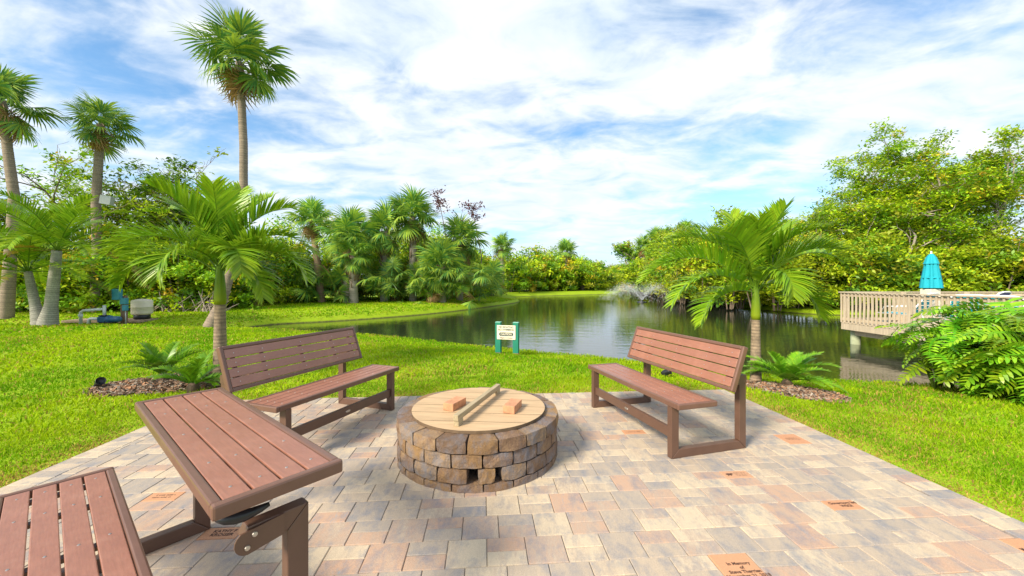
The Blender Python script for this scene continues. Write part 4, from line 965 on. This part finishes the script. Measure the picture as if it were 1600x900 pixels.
rbox('top_rail', .11, DD, .035, .004, M_deckwood, deck, (.015, -DD / 2 + .05, DZ + .945)); rbox('top_rail', DW, .11, .035, .004, M_deckwood, deck, (DW / 2 + .08, -.0, DZ + .945))
rbox('bottom_rail', .035, DD, .085, .004, M_deckwood, deck, (.038, -DD / 2 + .05, DZ + .10)); rbox('bottom_rail', DW, .035, .085, .004, M_deckwood, deck, (DW / 2 + .08, -.038, DZ + .10))
rbox('mid_rail', .035, DD, .085, .004, M_deckwood, deck, (.038, -DD / 2 + .05, DZ + .86)); rbox('mid_rail', DW, .035, .085, .004, M_deckwood, deck, (DW / 2 + .08, -.038, DZ + .86))
for k in range(5): rbox('rail_post', .09, .09, .97, .004, M_deckwood, deck, (.07, -.09 - k * 1.95, DZ + .46))
for k in range(6): rbox('rail_post', .09, .09, .97, .004, M_deckwood, deck, (1.9 + k * 2.0, -.085, DZ + .46))
# closed parasol
UY = 11.0; UX = at(1455, UY); um = empty('parasol', (UX, UY, DZ)); tag(um, 'closed teal parasol standing on the deck', 'parasol')
b = MB(); b.tube([(0, 0, 0), (0, 0, 2.15)], .02, 8); b.build('pole', M_white, um, True)
def folds(b, zs, rs, amp):
    k = 32; a = np.arange(k) * 2 * math.pi / k; V = []
    for z, r in zip(zs, rs):
        rr = r * (1 + amp * np.cos(a * 8)); V.append(np.stack([rr * np.cos(a), rr * np.sin(a), np.full(k, z)], 1))
    q = [[i * k + j, i * k + (j + 1) % k, (i + 1) * k + (j + 1) % k, (i + 1) * k + j] for i in range(len(zs) - 1) for j in range(k)]; b.add(np.concatenate(V), q)
zt2 = zt_(396, UY) - DZ; zb2 = zt_(450, UY) - DZ
b = MB(); folds(b, np.linspace(zb2, zt2 - .2, 6), [.20, .185, .165, .145, .125, .115], .22); b.build('folded_canopy', M_teal, um, True)
b = MB(); folds(b, [zt2 - .30, zt2 - .27, zt2 - .12, zt2 - .03, zt2], [.15, .14, .10, .05, .01], .12); b.build('vent_cap', M_teal, um, True)
b = MB(); b.lathe([(.14, zb2 + .27), (.18, zb2 + .28), (.18, zb2 + .30), (.14, zb2 + .31)], 20); b.build('tie_strap', M_teal, um, True)
o = rbox('stand', .29, .29, zb2 - .03, .012, M_cream, um, (-.03, 0, (zb2 - .03) / 2))
# deck lounge chairs
def deck_chair(label, x, y, rz, sc=1.0, mat=M_teal):
    t = empty('lounge_chair', (x, y, DZ), R(rz)); tag(t, label, 'chair', 'lounge chairs on the deck'); t.scale = (sc,) * 3
    for sg in (-1, 1):
        b = MB(); b.tube([(sg * .3, -.55, 0), (sg * .3, -.55, .36), (sg * .3, .2, .34), (sg * .3, .55, .92)], .02, 6); b.tube([(sg * .3, .3, 0), (sg * .3, .2, .34)], .02, 6); b.tube([(sg * .31, -.45, .36), (sg * .32, -.35, .56), (sg * .32, .28, .58)], .018, 6); b.build('side_rail', M_white, t, True)
    b = MB(); b.tube([(-.3, .55, .92), (-.15, .575, .955), (.15, .575, .955), (.3, .55, .92)], .02, 6); b.build('top_rail', M_white, t, True)
    for k in range(6): rbox('seat_strap', .58, .10, .012, .003, mat, t, (0, -.48 + k * .125, .36), 1)
    for k in range(5):
        o = rbox('back_strap', .58, .105, .012, .003, mat, t, (0, .27 + k * .068, .45 + k * .112), 1); o.rotation_euler = (R(59), 0, 0)
deck_chair('teal strap lounge chair nearest the deck corner', 11.35, 11.05, 200)
deck_chair('teal strap lounge chair just left below the parasol', 11.5, 9.9, 150)
deck_chair('teal strap lounge chair behind the middle of the side railing', 11.6, 9.0, 120)
deck_chair('teal-topped lounge chair farthest right on the deck', 13.3, 9.75, 170, 1.1)
deck_chair('white lounge chair with navy and white back beside the parasol', 13.1, 10.9, 200, 1.05, M_navy)

# ------------------------------------------------------------------ pump corner
def gpt(px, py, z=-.17): Y = (CAM_H - z) * F_PX / (py - 440); return at(px, Y), Y
tx, ty = gpt(222, 497); tz = float(gz([tx], [ty])[0])
pad = rbox('equipment_pad', 3.1, 1.0, .09, .01, plain('pad', (.30, .22, .16), .9, .3, 6, .4), None, (tx - 1.15, ty - .1, tz + .02)); tag(pad, 'flat brown base slab under the pump and white tank', 'slab')
t = empty('pressure_tank', (tx, ty, tz + .066)); tag(t, 'cream cylindrical pressure tank with black base', 'tank')
b = MB(); b.lathe([(0, 0), (.24, 0), (.27, .04), (.27, .2), (.22, .22)], 20); b.build('base_ring', M_black, t, True)
b = MB(); b.lathe([(.28, .19), (.335, .23), (.345, .28), (.345, .50), (.35, .505), (.35, .52), (.345, .525), (.345, .74), (.32, .79), (.2, .83), (.05, .85), (0, .85)], 24); b.build('vessel', M_cream, t, True)
px_, py_ = gpt(166, 503); pz = tz + .066
t = empty('water_pump', (px_, py_, pz)); t.scale = (.86,) * 3; tag(t, 'dark blue pump with white elbow pipes beside the tank', 'pump')
b = MB(); b.lathe([(0, -.38), (.10, -.37), (.13, -.3), (.13, .02), (.17, .05), (.17, .16), (.11, .2), (.1, .32), (0, .33)], 16, M=Matrix.Translation((.25, 0, .17)) @ Matrix.Rotation(R(-90), 4, 'Y')); b.build('motor', M_blue, t, True)
rbox('strainer_housing', .34, .26, .26, .04, M_blue, t, (-.12, 0, .16)); rbox('lid', .30, .24, .05, .015, M_black, t, (-.1, 0, .325)); rbox('foot', .6, .26, .04, .008, M_black, t, (.1, 0, .03))
b = MB(); b.tube([(-.25, 0, .18), (-.62, -.05, .2), (-.70, -.05, .16), (-.72, -.05, -.12)], .065, 10); b.build('suction_pipe', M_pvc, t, True)
b = MB(); b.tube([(-.08, 0, .33), (-.08, 0, .78)], .06, 10); b.tube([(-.08, 0, .62), (-1.0, 0, .55), (-1.12, 0, .48), (-1.13, 0, -.08)], .058, 10); b.lathe([(.075, .0), (.08, .02), (.08, .1), (.07, .12)], 12, M=Matrix.Translation((-1.13, 0, .28))); b.build('discharge_pipe', M_pvc, t, True)
ux, uy = px_ + .28, py_ + .35
t = empty('utility_post', (ux, uy, pz - .1)); tag(t, 'short timber post carrying two teal electrical boxes behind the pump', 'post')
rbox('post', .17, .14, 1.15, .01, M_pole, t, (.05, 0, .55)); o = rbox('electrical_box', .29, .16, .42, .02, M_tealbox, t, (-.06, -.16, 1.18)); rbox('electrical_box', .23, .14, .25, .02, M_tealbox, t, (.2, -.15, .92)); rbox('electrical_box', .16, .12, .22, .02, M_tealbox, t, (.23, -.14, .66))
b = MB(); b.tube([(.24, -.14, .56), (.25, -.14, 0)], .016, 6); b.build('conduit', M_grey, t, True)
Y = 18.6; o = rbox('nest_box', .42, .3, .42, .01, M_grey, None, (at(164, Y) + .1, Y, zt_(313, Y))); o.rotation_euler = (0, R(8), .3); tag(o, 'small grey box fixed on the mid-height palm trunk', 'box')

# ------------------------------------------------------------------ fountain
FX, FY = at(1003, 36.5), 36.5
f = empty('fountain', (FX, FY, -.6)); tag(f, 'floating fountain throwing a wide fan of white spray on the pond', 'fountain')
b = MB(); b.lathe([(0, -.1), (.45, -.08), (.5, .02), (.3, .08), (.08, .12), (.06, .22), (0, .22)], 18); b.build('float', M_black, f, True)
rg = np.random.default_rng(8); n = 6500; az = rg.random(n) * 6.283; el = R(54) + rg.normal(0, .12, n); v0 = 6.3 * rg.uniform(.90, 1.04, n); T = 2 * v0 * np.sin(el) / 9.81; tt = T * rg.random(n) ** .8
r_ = v0 * np.cos(el) * tt; z_ = .2 + v0 * np.sin(el) * tt - 4.905 * tt ** 2
P = np.stack([r_ * np.cos(az), r_ * np.sin(az), np.maximum(z_, 0.01)], 1) + rg.normal(0, .04, (n, 3)); P[:, 2] = np.maximum(P[:, 2], .012)
vz = v0 * np.sin(el) - 9.81 * tt; D = np.stack([v0 * np.cos(el) * np.cos(az), v0 * np.cos(el) * np.sin(az), vz], 1); D /= np.linalg.norm(D, axis=1, keepdims=True)
ln = rg.uniform(.02, .07, n)[:, None]; wd = rg.uniform(.004, .009, n)[:, None]; s1 = np.cross(D, (0, 0, 1.0)); s1 /= np.linalg.norm(s1, axis=1, keepdims=True) + 1e-9; s2 = np.cross(D, s1)
V = np.stack([P - D * ln, P + s1 * wd, P - s1 * wd * .5 + s2 * wd, P - s1 * wd * .5 - s2 * wd, P + D * ln], 1).reshape(-1, 3); o_ = np.arange(n)[:, None, None] * 5
b = MB(); b.add(V, None, (o_ + np.array([[0, 2, 1], [0, 3, 2], [0, 1, 3], [4, 1, 2], [4, 2, 3], [4, 3, 1]])).reshape(-1, 3)); o = b.build('spray', M_drop, f); o['kind'] = 'stuff'
